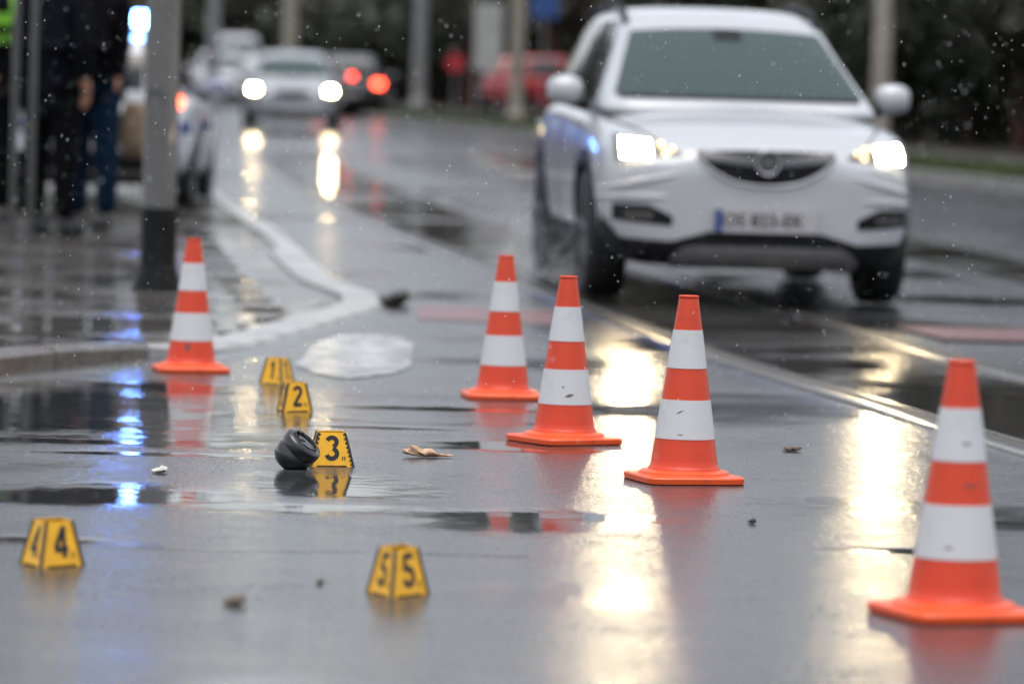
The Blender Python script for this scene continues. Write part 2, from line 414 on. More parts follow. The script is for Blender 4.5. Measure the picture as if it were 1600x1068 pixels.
MB().grid(rows).build('zebra_bar', M['paint_white'], road)
patch('cycle_lane_strip', [(-.45, 20.25), (.24, 20.1), (.20, 21.3), (-.48, 21.4)], M['paint_red'])
patch('cycle_lane_strip', [(2.0, 19.7), (9.8, 19.2), (9.6, 20.3), (1.85, 20.7)], M['paint_red'], .012)

M['tar'] = mat('tar_joint', (.014, .012, .013), .12, noise=.3, nscale=20)
for pts in ([(-1.5, 9.12), (-1.0, 9.2), (-.62, 9.17), (-.30, 9.24), (.1, 9.2)], [(-2.2, 14.9), (-1.3, 14.75), (-.5, 14.85), (.3, 14.7)]):
    rows = []
    for (xa, ya), (xb, yb) in zip(pts, pts[1:]):
        for q in range(8):
            t = q / 8; x_, y_ = xa + (xb - xa) * t, ya + (yb - ya) * t; d_ = Vector((-(yb - ya), xb - xa)).normalized() * random.uniform(.004, .010)
            rows.append([(x_ - d_.x, y_ - d_.y, .0035), (x_ + d_.x, y_ + d_.y, .0035)])
    MB().grid(rows).build('tar_joint', M['tar'], road)

# ------------------------------------------------------------------ traffic cones
def make_cone(first):
    rb = lambda z: .0915 - (.0915 - .0255) * (z - .038) / (.497 - .038)
    body = [(.098, .028), (.0975, .036), (.094, .040), (rb(.046), .046)] + [(rb(z), z) for z in frange(.06, .485, .03)] + [(.0262, .491), (.0275, .493), (.0275, .497), (.0245, .499), (.021, .497), (.0215, .40)]
    MB().lathe(body, 40).build('cone_body', M['orange'], first)
    # base: rounded square plate with a raised round step
    b = MB(); n = 48; rows = []
    def sq(k, r, ex):
        a = 2 * math.pi * k / n; c, s_ = math.cos(a), math.sin(a)
        d = (abs(c) ** ex + abs(s_) ** ex) ** (-1 / ex); return (c * d * r, s_ * d * r)
    for r, ex, z in [(.13, 9, .0), (.136, 9, .003), (.137, 9, .016), (.133, 9, .020), (.126, 3, .0205), (.122, 2, .022), (.120, 2, .028), (.112, 2, .032), (.099, 2, .034), (.09, 2, .034)]:
        rows.append([(*sq(k, r, ex), z) for k in range(n)])
    b.grid(rows, True); b.f.append(tuple(reversed(range(n))))
    b.build('cone_base', M['orange_base'], first, angle=35)
    for z0, z1 in ((.305, .407), (.117, .221)):
        zs = frange(z0, z1, .02)
        MB().lathe([(rb(z0) - .002, z0)] + [(rb(z) + .0012, z) for z in zs] + [(rb(z1) - .002, z1)], 40, cap=False).build('reflective_band', M['band'], first)
    return first
CG = 'orange and white traffic cones on the wet road'
cone_spots = [
    ('traffic_cone', 'scuffed orange and white traffic cone standing apart, closest to the tram rail', (.873, 8.26), 20, -.2),
    ('traffic_cone', 'orange and white traffic cone with a small black nick on its lower white band', (.47, 11.41), 17, .3),
    ('traffic_cone', 'orange and white traffic cone with a grey smudge on its lower white band', (.164, 12.77), 32, 0),
    ('traffic_cone', 'orange and white traffic cone closest to the wheel spray of the SUV', (-.028, 14.87), 8, .2),
    ('traffic_cone', 'orange and white traffic cone by the dropped kerb below the grey lamp post', (-1.203, 16.0), 12, 0)]
proto = None
for nm, lb, (x, y), rz, tilt in cone_spots:
    if proto is None:
        proto = thing(nm, lb, 'traffic cone', (x, y, zg(y)), R(rz), CG); make_cone(proto); o = proto
    else:
        o = copy_tree(proto); o.location = (x, y, zg(y)); o.rotation_euler = (0, 0, R(rz))
        tag(o, lb, 'traffic cone', CG)
def scuff(cone, ang, z, w_, h_, slope=0):
    rb = lambda z: .0915 - (.0915 - .0255) * (z - .038) / (.497 - .038)
    rows = []
    for i in range(7):
        t = i / 6 - .5; a = ang + t * w_ / rb(z); zz = z + slope * t
        hh = h_ * (1 - 4 * t * t) * (.6 + .5 * random.random()) + .0004
        rows.append([((rb(q) + .0018) * math.cos(a), (rb(q) + .0018) * math.sin(a), q) for q in (zz - hh / 2, zz + hh / 2)])
    MB().grid(rows).build('scuff_mark', M['scuff'], cone)
cones = [o for o in C.objects if o.name.startswith('traffic_cone')]
def face(c, off=0): return -math.pi / 2 - c.rotation_euler.z + off      # side of the cone towards -Y
scuff(cones[1], face(cones[1], -.25), .190, .020, .003, .010); scuff(cones[1], face(cones[1], -.2), .13, .015, .002)
scuff(cones[2], face(cones[2], .15), .145, .028, .008, .006); scuff(cones[2], face(cones[2], -.1), .17, .008, .006)
scuff(cones[4], face(cones[4], -.1), .095, .02, .035)
scuff(cones[0], face(cones[0], .2), .34, .018, .005); scuff(cones[0], face(cones[0], .3), .26, .03, .006); scuff(cones[0], face(cones[0], -.3), .14, .02, .004)

# ------------------------------------------------------------------ evidence markers
BW, TW, MH = .121, .073, .092
def stroke(pts, wd, closed=False):
    """flat ribbon through 2D points"""
    n = len(pts); L_, Rr = [], []
    for i, p in enumerate(pts):
        a = Vector(pts[max(i - 1, 0)]); b = Vector(pts[min(i + 1, n - 1)]); d = (b - a).normalized(); nn = Vector((-d.y, d.x)) * wd / 2
        L_.append(Vector(p) + nn); Rr.append(Vector(p) - nn)
    return [list(map(tuple, L_)), list(map(tuple, Rr))]
def arc(cx, cy_, rx, ry, a0, a1, n=12): return [(cx + rx * math.cos(R(a0 + (a1 - a0) * i / n)), cy_ + ry * math.sin(R(a0 + (a1 - a0) * i / n))) for i in range(n + 1)]
DIG = {   # strokes in a 0.6 x 1 box
    '1': [[(.14, .74), (.36, .96)], [(.34, 1), (.34, 0)]],
    '2': [arc(.3, .73, .21, .21, 165, -25) + [(.10, .07)], [(.04, .065), (.56, .065)]],
    '3': [arc(.28, .75, .20, .19, 160, -75), arc(.28, .27, .22, .21, 80, -165)],
    '4': [[(.42, 1), (.42, 0)], [(.40, .97), (.06, .30)], [(.02, .27), (.58, .27)]],
    '5': [[(.55, .935), (.14, .935)], [(.145, .97), (.12, .50)], arc(.28, .31, .23, .245, 125, -165)],
}
def marker(num, label, x, y, aL, aR):
    """hinged four-panel marker, x,y is the corner towards the viewer; aL, aR the swing of the two panels that meet there"""
    W, w_ = BW, TW; k_ = w_ / W
    Nn = Vector((0, 0, 0)); Rr = Vector((math.sin(R(aR)), math.cos(R(aR)), 0)) * W; Ll = Vector((-math.sin(R(aL)), math.cos(R(aL)), 0)) * W
    cen = (Rr + Ll) / 2; cor = [p - cen for p in (Nn, Rr, Rr + Ll, Ll)]
    root = thing('evidence_marker', label, 'evidence marker', (x + cen.x, y + cen.y, zg(y)), 0, 'yellow numbered evidence markers on the road')
    for k in range(4):
        a, b = cor[k], cor[(k + 1) % 4]; mbm = (a + b) / 2; ex = (b - a).normalized()
        ey = mbm * (k_ - 1) + Vector((0, 0, MH)); sl = ey.length; ey.normalize(); nn = ex.cross(ey).normalized()
        P = lambda u_, v_, o_=0: mbm + ex * u_ + ey * v_ + nn * o_
        ol = [(-W / 2 + .003, 0), (-W / 2 + .018, 0), (-W / 2 + .021, .004), (W / 2 - .021, .004), (W / 2 - .018, 0), (W / 2 - .003, 0), (w_ / 2 - .003, sl), (-w_ / 2 + .003, sl)]
        n = len(ol); mb = MB()
        mb.add([P(*q) for q in ol] + [P(*q, -.002) for q in ol],
               [tuple(range(n)), tuple(n + i for i in reversed(range(n)))] + [(i, n + i, n + (i + 1) % n, (i + 1) % n) for i in range(n)])
        p = mb.build('panel', M['yellow'], root, False)
        dm = MB(); S = .066; ox, oy = -.0185, .019
        for q_, st in enumerate(DIG[num]):
            l_, r_ = stroke([(q[0] * S + ox, q[1] * S + oy) for q in st], .0122)
            dm.grid([[P(q[0], q[1], .0006 + q_ * .0003) for q in l_], [P(q[0], q[1], .0006 + q_ * .0003) for q in r_]])
        dm.build('digit', M['ink'], p, False)
        im = MB()
        for q in (.0285, .0345): im.add([P(q, .019, .0007), P(q + .0032, .019, .0007), P(q + .0032, .029, .0007), P(q, .029, .0007)], [(0, 1, 2, 3)])
        im.build('tick_mark', M['ink'], p, False)
        hb = MB(); hb.tube([P(-W / 2, -.001), P(-w_ / 2, sl)], .0034, 6)
        eb = MB()
        for sd, hb_ in ((-1, hb), (1, eb)):
            for q in range(8):
                t = (q + .5) / 8; yy = sl * t; xx = sd * (W / 2 - (W - w_) / 2 * t)
                hb_.add([P(xx, yy - .0034, .0009), P(xx - sd * .0075, yy - .0026, .0009), P(xx - sd * .0075, yy + .0026, .0009), P(xx, yy + .0034, .0009)], [(0, 1, 2, 3)])
        hb.build('hinge', M['black'], root, False); eb.build('hinge_teeth', M['black'], p, False)
    return root
marker('1', 'yellow evidence marker with number 1 beside the worn zebra bar', -.822, 15.28, 44, 20)
marker('2', 'yellow evidence marker with number 2, standing just in front of marker 1', -.737, 13.79, 11, 50)
marker('3', 'yellow evidence marker with number 3 standing behind a black cap', -.540, 11.56, 6, 78)
marker('4', 'yellow evidence marker with number 4 standing alone left of the crumpled brown leaf', -.95, 8.68, 26, 41)
marker('5', 'yellow evidence marker with number 5 standing right of a tiny leaf scrap', -.222, 8.30, 25, 36)

# ------------------------------------------------------------------ small litter
cap = thing('black_cap', 'round black plastic cap lying tilted beside evidence marker 3', 'plastic cap', (-.566, 11.47, 0))
T = Matrix.Translation((-.010, 0, .042)) @ Matrix.Rotation(R(40), 4, 'Y') @ Matrix.Rotation(R(14), 4, 'X')
MB().lathe([(.018, -.046), (.036, -.042), (.047, -.030), (.052, -.012), (.0525, .004), (.0495, .008), (.049, .012), (.0545, .015), (.0560, .020), (.0560, .036), (.0545, .040)], 40, T).build('shell', M['cap_black'], cap)
MB().lathe([(.0545, .0402), (.050, .045), (.043, .0465), (.040, .044), (.028, .043), (.010, .044)], 40, T).build('rim', M['cap_black'], cap)
MB().lathe([(.034, .0455), (.035, .049), (.037, .049), (.038, .0455)], 30, T, False).build('ring', M['black'], cap)
MB().tube([T @ Vector((-.03, .02, .045)), T @ Vector((-.02, .01, .054)), T @ Vector((0, .012, .049))], [.003, .004, .003], 6).build('clip', M['black'], cap)

def lump(name, label, cat, x, y, sx, sy, sz, m, seed, rz=0, curl=.3):
    rr = random.Random(seed); bm = bmesh.new(); bmesh.ops.create_icosphere(bm, subdivisions=3, radius=1)
    ph = [rr.uniform(0, 6) for _ in range(6)]
    for vv in bm.verts:
        p = vv.co; k = 1 + .22 * math.sin(4 * p.x + ph[0]) * math.sin(5 * p.y + ph[1]) + .16 * math.sin(9 * p.x + ph[2] + 3 * p.z) + .12 * math.sin(13 * p.y + ph[3])
        vv.co = Vector((p.x * k * sx, p.y * k * sy, max(0, p.z * .5 + .5) * k * sz * (1 + curl * p.x)))
    me = bpy.data.meshes.new(name); bm.to_mesh(me); bm.free(); me.materials.append(m); shade(me, 60)
    o = link(name, me); o.location = (x, y, zg(y) + .001); o.rotation_euler = (0, 0, R(rz)); return tag(o, label, cat)
lump('husk', 'pale tan shrivelled husk lying to the right of evidence marker 3', 'husk', -.232, 12.02, .058, .02, .020, M['bone'], 1, 4, -.75)
lump('wet_leaf', 'brown crumpled leaf on the wet road between evidence markers 4 and 5', 'leaf', -.517, 8.11, .022, .03, .014, M['leaf_brown'], 2, 10)
lump('wet_leaf', 'tiny brown leaf scrap just left of evidence marker 5', 'leaf', -.372, 8.53, .008, .012, .008, M['leaf_brown'], 3)
lump('wet_leaf', 'tiny black leaf scrap on the road right of the row of cones', 'leaf', .586, 10.18, .010, .014, .010, M['leaf_dark'], 4)
lump('wet_leaf', 'thin brown leaf lying beside the tram rail', 'leaf', .84, 12.66, .026, .03, .012, M['leaf_brown'], 5)
lump('tissue_scrap', 'small white scrap of wet tissue on the road left of the black cap', 'litter', -.916, 11.2, .019, .025, .014, M['tissue'], 6)
lump('leaf_heap', 'dark heap of wet leaves at the tip of the pavement corner', 'leaves', -.60, 21.42, .07, .22, .06, M['leaf_dark'], 8)

# ------------------------------------------------------------------ lamp post on the pavement
px, py = -1.825, 21.85
lp = thing('lamp_post', 'thick grey metal lamp post with black sleeved foot on the pavement', 'lamp post', (px, py, zg(py) + .012), R(-20))
MB().lathe([(.132, -.03), (.132, .015), (.128, .03), (.112, .075), (.097, .125), (.094, .16), (.0935, .43)], 36).build('foot_sleeve', M['post_black'], lp)
MB().lathe([(.0875, .40), (.0875, .432), (.087, 2.4), (.06, 6.2)], 36).build('pole', M['post'], lp)
hb = MB(); rows = []                                              # access hatch with rounded top
for i in range(13):
    t = i / 12; a = -math.pi / 2 + (t - .5) * 1.15; hw = abs(t - .5) * 2
    top = .93 + .06 * math.sqrt(max(0, 1 - hw * hw)); bot = .50 - .05 * math.sqrt(max(0, 1 - hw * hw))
    rows.append([(.0905 * math.cos(a), .0905 * math.sin(a), z) for z in (bot, (bot + top) / 2, top)])
hb.grid(rows).build('hatch', M['post'], lp)
rows = [[(r * math.cos(-math.pi / 2 + (i / 12 - .5) * 1.2), r * math.sin(-math.pi / 2 + (i / 12 - .5) * 1.2), .955 + .075 * math.sqrt(max(0, 1 - (abs(i / 12 - .5) * 2) ** 2)) + dz) for r, dz in ((.0885, 0), (.0915, 0), (.0915, -.008), (.0885, -.008))] for i in range(13)]
MB().grid(rows, True).build('hatch_rim', M['trim'], lp)
MB().tube([(0, 0, 6.1), (.25, -.15, 6.6), (1.1, -.6, 6.8)], [.05, .045, .04]).build('arm', M['post'], lp)
MB().box((1.35, -.72, 6.8), (.6, .25, .12), R(-28)).build('lantern', M['grey_pole'], lp)

# ------------------------------------------------------------------ cars
def loft(sections, mirror=True):
    """sections: list of (y, [(x,z)...] from top centre to bottom centre) -> closed mesh builder"""
    rows = []
    for y, s_ in sections:
        rows.append([(x, y, z) for x, z in s_] + [(-x, y, z) for x, z in reversed(s_[1:-1])])
    mb = MB(); mb.grid(rows, True); n = len(rows[0]); h = len(sections[0][1])
    for base in (0, (len(rows) - 1) * n):
        for i in range(h - 1):                                    # cap with quads between the two halves
            a, b = i, i + 1; c, d = (n - i - 1) % n if i + 1 < h - 1 else i + 1, (n - i) % n
            f = [base + q for q in (a, b, c, d)]; g_ = []
            for q in f:
                if q not in g_: g_.append(q)
            if len(g_) >= 3: mb.f.append(tuple(g_))
    return mb
def evaluated(me, mods):
    o = bpy.data.objects.new('tmp', me); C.objects.link(o); mods(o)
    dg = bpy.context.evaluated_depsgraph_get(); dg.update()
    out = bpy.data.meshes.new_from_object(o.evaluated_get(dg), depsgraph=dg)
    C.objects.unlink(o); bpy.data.objects.remove(o); return out

def build_car(name, label, cat, loc, rz, paint, sx=1, sy=1, sz=1, head=None, tail=None, suv=True, clad=True, rails=True, police=False, detail=True, group=None, ramp=True):
    root = thing(name, label, cat, loc, 0, group); root.rotation_euler = (R(.917) if ramp else 0, 0, rz)
    Y0 = 2.15
    S = lambda x, y, z: (x * sx, (y - Y0) * sy, z * sz)
    # lower body: nose at y=0
    def sec(y, hw, zt, zs, zm, zb, crown=.02, hoodw=.62):
        return (y, [(0, zt), (hw * .35, zt - crown * .15), (hw * hoodw, zt - crown * .6), (hw * .86, zt - crown - (zt - zs) * .35), (hw * .97, zs), (hw, zm), (hw * .985, (zm + zb) / 2), (hw * .95, zb + .06), (hw * .80, zb), (0, zb)])
    secs = [sec(.0, .40, .76, .66, .55, .30, .03), sec(.02, .56, .815, .71, .55, .25, .04), sec(.07, .70, .85, .76, .56, .225, .05), sec(.17, .79, .885, .83, .57, .215, .04),
            sec(.33, .85, .925, .875, .60, .21, .03), sec(.6, .885, .975, .905, .64, .21, .03), sec(.93, .895, 1.02, .93, .66, .21, .03), sec(1.25, .895, 1.05, .95, .68, .21, .03),
            sec(1.9, .89, 1.05, .98, .70, .22), sec(2.6, .89, 1.06, 1.0, .70, .22), sec(3.3, .895, 1.06, 1.02, .72, .23), sec(3.8, .88, 1.05, 1.0, .72, .26), sec(4.08, .83, 1.02, .95, .70, .30, .04), sec(4.2, .76, .97, .88, .68, .34, .05), sec(4.25, .62, .90, .80, .62, .42, .05)]
    secs = [(S(0, y, 0)[1], [(x * sx, z * sz) for x, z in s_]) for y, s_ in secs]
    base = loft(secs).mesh('tmpbody', paint, False)
    cut = MB()
    AX = (.93, 3.485)
    for a in AX:
        for sd in (-1, 1):
            Tm = Matrix.Translation(S(sd * .80, a, .345)) @ Matrix.Rotation(math.pi / 2, 4, 'Y') @ Matrix.Diagonal((sz, sy, sx, 1))
            cut.lathe([(.395, -.19), (.395, .25)], 36, Tm)
    co = bpy.data.objects.new('tmpcut', cut.mesh('tmpcut', M['trim'], False)); C.objects.link(co)
    def mods(o):
        m = o.modifiers.new('s', 'SUBSURF'); m.levels = 2; m.render_levels = 2
    smooth_me = evaluated(base, mods)
    def mods2(o):
        m = o.modifiers.new('b', 'BOOLEAN'); m.operation = 'DIFFERENCE'; m.object = co; m.solver = 'EXACT'
    bvh = BVHTree.FromPolygons([v.co[:] for v in smooth_me.vertices], [p.vertices[:] for p in smooth_me.polygons])
    bme = evaluated(smooth_me, mods2); C.objects.unlink(co); bpy.data.objects.remove(co)
    bme.name = 'body'; shade(bme, 50); link('body', bme, root)
    # greenhouse
    def gsec(y, zr, hr, zb_, hb_):
        return (y, [(0, zr), (hr * .5, zr - .006), (hr * .86, zr - .02), (hr, zr - .045), (hr + (hb_ - hr) * .35, zr - (zr - zb_) * .38), (hr + (hb_ - hr) * .75, zr - (zr - zb_) * .75), (hb_, zb_), (hb_ * .6, zb_ - .05), (0, zb_ - .05)])
    gs = [gsec(.98, 1.045, .70, 1.0, .75), gsec(1.06, 1.085, .715, 1.0, .78), gsec(1.22, 1.18, .69, 1.0, .81), gsec(1.5, 1.33, .64, 1.0, .825), gsec(1.78, 1.465, .595, 1.0, .83), gsec(1.93, 1.53, .585, 1.0, .83),
          gsec(2.2, 1.585, .585, 1.0, .83), gsec(2.7, 1.61, .59, 1.0, .83), gsec(3.3, 1.60, .59, 1.0, .83), gsec(3.8, 1.56, .575, 1.0, .81), gsec(4.0, 1.50, .56, .98, .79), gsec(4.12, 1.28, .60, .98, .76), gsec(4.18, 1.03, .62, .97, .70)]
    gs = [(S(0, y, 0)[1], [(x * sx, z * sz) for x, z in s_]) for y, s_ in gs]
    gme = evaluated(loft(gs).mesh('tmpg', paint, False), mods); gme.name = 'cabin'; shade(gme, 50)
    gvh = BVHTree.FromPolygons([v.co[:] for v in gme.vertices], [p.vertices[:] for p in gme.polygons])
    link('cabin', gme, root)
    def panel(nm, m, u0, u1, lo, hi, axis='F', off=.004, nu=24, nv=8, tree=None, parent=None, thick=.012, sd=1):
        """skin panel laid on the body; u,z given in unscaled front view (axis F/B) or side view (axis S)"""
        tr = tree or bvh; rows = []
        for i in range(nu + 1):
            uu = u0 + (u1 - u0) * i / nu; row = []
            for j in range(nv + 1):
                z = lo(uu) + (hi(uu) - lo(uu)) * j / nv
                if axis == 'F': p = Vector(S(uu, -1, z)); d = Vector((0, 1, 0))
                elif axis == 'B': p = Vector(S(uu, 6, z)); d = Vector((0, -1, 0))
                else: p = Vector(S(sd * 2, uu, z)); d = Vector((-sd, 0, 0))
                hit, nn, _, _ = tr.ray_cast(p, d)
                if hit is None:
                    q = Vector(S(uu, .3 if axis == 'F' else 4, z)) if axis != 'S' else Vector(S(sd * .9, uu, z))
                    hit, nn, _, _ = tr.find_nearest(q)
                if nn.dot(d) > 0: nn = -nn
                row.append(hit + nn * off)
            rows.append(row)
        mb = MB(); mb.grid(rows)
        # returned edge so the panel has a visible thickness
        ring = [r[0] for r in rows] + rows[-1][1:] + [r[-1] for r in reversed(rows[:-1])] + list(reversed(rows[0][1:-1]))
        dd = Vector((0, 1, 0)) if axis == 'F' else Vector((0, -1, 0)) if axis == 'B' else Vector((-sd, 0, 0))
        mb.grid([ring, [p + dd * thick for p in ring]], True)
        return mb.build(nm, m, parent or root, True, 35)
    K = lambda c: (lambda u: c)
    lin = lambda u0, a, u1, b: (lambda u: a + (b - a) * min(1, max(0, (u - u0) / (u1 - u0))))
    # windscreen, side and rear windows
    panel('windscreen', M['glass'], -.70, .70, lambda u: 1.090 - .015 * (1 - (u / .70) ** 2) if abs(u) < .6 else 1.09, lambda u: min(1.468 - .03 * (u / .6) ** 2, 1.468 - (abs(u) - .535) * 2.25 if abs(u) > .535 else 9), 'F', .004, 36, 10, gvh)
    ws = [o for o in root.children if o.name.startswith('windscreen')][0]
    if detail:
        panel('mirror_base', M['trim'], -.075, .085, K(1.40), K(1.462), 'F', .008, 6, 4, gvh, ws)
        panel('lower_edge', M['trim'], -.68, .68, K(1.075), K(1.094), 'F', .007, 20, 2, gvh, ws)
    for sd in (-1, 1):
        panel('side_window', M['glass_dark'], 1.42, 2.38, lambda u: 1.06, lambda u: min(1.50, 1.10 + (u - 1.42) * .62), 'S', .005, 16, 8, gvh, sd=sd)
        panel('side_window', M['glass_dark'], 2.46, 3.25, lambda u: 1.06, lambda u: 1.50, 'S', .005, 12, 8, gvh, sd=sd)
        panel('side_window', M['glass_dark'], 3.33, 3.80, lambda u: 1.08 + (u - 3.33) * .1, lambda u: 1.49 - (u - 3.33) * .2, 'S', .005, 8, 6, gvh, sd=sd)
        if detail:
            for yy in (1.36, 2.42, 3.36): panel('door_seam', M['trim'], yy, yy + .008, K(.36), K(1.0), 'S', .003, 1, 14, bvh, sd=sd)
            for yy in (2.2, 3.1):
                mb = MB(); mb.tube([S(sd * .905, yy, .90), S(sd * .925, yy + .03, .90), S(sd * .925, yy + .15, .90), S(sd * .905, yy + .18, .90)], .012, 8); mb.build('door_handle', paint, root)
        if clad:
            panel('sill_cladding', M['trim'], 1.30, 3.12, K(.235), K(.37), 'S', .012, 14, 3, bvh, sd=sd)
    panel('rear_window', M['glass_dark'], -.52, .52, K(1.08), K(1.42), 'B', .004, 16, 8, gvh)
    # wheel arches
    for a in AX:
        for sd in (-1, 1):
            rows = []
            for i in range(29):
                an = R(-18 + 216 * i / 28); row = []
                for rr_ in (.388, .43, .462):
                    y_, z_ = a + rr_ * math.cos(an), .345 + rr_ * math.sin(an)
                    hit, nn, _, _ = bvh.ray_cast(Vector(S(sd * 2, y_, z_)), Vector((-sd, 0, 0)))
                    if hit is None or abs(hit.x) < .5 * sx: hit, nn, _, _ = bvh.find_nearest(Vector(S(sd * .9, y_, max(z_, .25))))
                    row.append(hit + Vector((sd * .012, 0, 0)))
                row = [row[0] - Vector((sd * .10, 0, 0))] + row + [row[-1] - Vector((sd * .014, 0, 0))]
                rows.append(row)
            MB().grid(rows).build('arch_trim', M['trim'] if clad else paint, root, True, 60)
    # wheels
    for a in AX:
        for sd in (-1, 1):
            Tm = Matrix.Translation(S(sd * .775, a, .345 / 1)) @ Matrix.Rotation(sd * math.pi / 2, 4, 'Y')
            rt = .345 * sz
            hub = MB().lathe([(.10 * 1, -.09), (.225, -.10), (.225, .085), (.06, .06)], 28, Tm)
            ty_ = MB().lathe([(.222, -.095), (.25, -.108), (rt - .03, -.108), (rt - .006, -.09), (rt, -.05), (rt, .05), (rt - .006, .09), (rt - .03, .108), (.25, .108), (.222, .095)], 40, Tm, False).build('wheel', M['tyre'], root, True, 50)
            MB().lathe([(.228, .07), (.228, .096), (.215, .099), (.205, .06), (.09, .045), (.05, .05), (.03, .06)], 40, Tm).build('rim', M['rim'], ty_)
            if detail:
                sp = MB()
                for q in range(5):
                    an = q * 2 * math.pi / 5
                    pts = [Tm @ Vector((r_ * math.cos(an), r_ * math.sin(an), .085 - .02 * (r_ < .1))) for r_ in (.02, .12, .215)]
                    sp.tube(pts, [.028, .02, .026], 6)
                sp.build('spokes', M['rim'], ty_)
    # door mirrors
    for sd in (-1, 1):
        bm = bmesh.new(); bmesh.ops.create_uvsphere(bm, u_segments=20, v_segments=12, radius=1)
        for vv in bm.verts:
            p = vv.co; p.y = min(p.y, .45); e = .75
            vv.co = Vector((math.copysign(abs(p.x) ** e, p.x) * .105 * sx, p.y * .09, math.copysign(abs(p.z) ** e, p.z) * .083 * sz - .012 * p.x * sd * 0))
            vv.co.z -= .02 * max(0, -p.x * sd)
        me = bpy.data.meshes.new('mirror'); bm.to_mesh(me); bm.free(); me.materials.append(paint); shade(me, 60)
        mo = link('mirror', me, root); mo.location = S(sd * .94, 1.52, 1.105)
        MB().tube([Vector(S(sd * .80, 1.50, 1.03)) - mo.location, Vector(S(sd * .93, 1.52, 1.05)) - mo.location], [.04, .03], 8).build('mirror_arm', M['trim'], mo)
        MB().box((0, .043, 0), (.16 * sx, .006, .11 * sz)).build('mirror_glass', M['chrome'], mo)
    # front
    gw = .375
    panel('grille', M['trim'], -gw, gw, lambda u: .645 + .145 * (abs(u) / gw) ** 2.6, lambda u: .823 - .012 * (abs(u) / gw) ** 3, 'F', .004, 30, 8)
    gr = [o for o in root.children if o.name.startswith('grille')][0]
    if suv:
        for sd in (-1, 1):
            panel('grille_wing', M['chrome_dim'], sd * .05, sd * .355, lambda u: .735 + .035 * abs(u) / .355, lambda u: .772 + .042 * abs(u) / .355, 'F', .016, 12, 3, None, gr)
        rows = []
        for i in range(25):                                       # grille surround
            uu = -gw - .0 + 2 * gw * i / 24; zz = .645 + .145 * (abs(uu) / gw) ** 2.6
            hit, nn, _, _ = bvh.ray_cast(Vector(S(uu, -1, zz)), Vector((0, 1, 0))); rows.append(hit + Vector((0, -.006, -.004)))
        MB().tube(rows, .009, 6).build('grille_surround', M['white_paint'], gr)
        hit, nn, _, _ = bvh.ray_cast(Vector(S(0, -1, .765)), Vector((0, 1, 0)))
        Te = Matrix.Translation(hit + Vector((0, -.03, 0))) @ Matrix.Rotation(math.pi / 2, 4, 'X')
        MB().lathe([(.050, -.03), (.066, -.03), (.068, .0), (.062, .008), (.054, .004), (.050, -.012)], 36, Te, False).build('emblem_ring', M['chrome'], gr)
        MB().lathe([(.001, -.012), (.052, -.012), (.052, -.03)], 30, Te, False).build('emblem_back', M['grey_trim'], gr)
        bolt = [(-.066, .008), (.004, .008), (-.010, -.002), (.066, -.008), (-.004, -.009), (.010, .001)]
        bb = MB(); bb.add([Te @ Vector((a, b, .006)) for a, b in bolt] + [Te @ Vector((a, b, -.006)) for a, b in bolt], [(0, 1, 2, 5), (2, 3, 4, 5), (6, 11, 8, 7), (8, 11, 10, 9)] + [(i, 6 + i, 6 + (i + 1) % 6, (i + 1) % 6) for i in range(6)])
        bb.build('emblem_bolt', M['chrome'], gr, False)
    for sd in (-1, 1):
        f = lambda g_: (lambda u: g_(abs(u)))
        panel('headlight', M['housing'], sd * .445, sd * .79, f(lin(.445, .785, .79, .755)), f(lambda u: .80 + .09 * ((u - .445) / .345) ** .8), 'F', .004, 20, 8)
        hl = [o for o in root.children if o.name.startswith('headlight')][-1]
        if head:
            panel('lamp', head, sd * .615, sd * .755, f(lambda u: .772), f(lambda u: .848 + .012 * (u - .575) / .19), 'F', .010, 8, 6, None, hl)
            if suv:
                for (ux, uz, ur) in ((.555, .835, .012), (.535, .795, .014), (.50, .815, .010)):
                    panel('sidelight', M['amber'], sd * (ux - ur), sd * (ux + ur), K(uz - ur), K(uz + ur), 'F', .009, 3, 3, None, hl)
        if suv:
            panel('fog_recess', M['trim'], sd * .50, sd * .80, f(lambda u: .425 + .02 * (u - .5) / .3), f(lambda u: .475 + .055 * min(1, (u - .5) / .12)), 'F', .004, 14, 5)
            fr = [o for o in root.children if o.name.startswith('fog_recess')][-1]
            panel('fog_lamp', M['housing'], sd * .60, sd * .74, K(.455), K(.50), 'F', .010, 6, 4, None, fr)
    def clup(u):
        u = abs(u)
        if u < .30: return .402
        if u < .50: return .402 - .055 * (u - .30) / .20
        if u < .76: return .347 + .01 * (u - .5) / .26
        return .357 + .14 * (u - .76) / .1
    if clad:
        panel('bumper_cladding', M['trim'], -.84, .84, K(.225), clup, 'F', .010, 44, 6)
        panel('skid_plate', M['grey_trim'], -.50, .50, lambda u: .236, lambda u: .328 - .05 * max(0, (abs(u) - .38) / .12) ** 2, 'F', .03, 24, 4)
    else:
        panel('air_intake', M['trim'], -.6, .6, K(.28), lambda u: .45 - .05 * (u / .6) ** 2, 'F', .006, 24, 4)
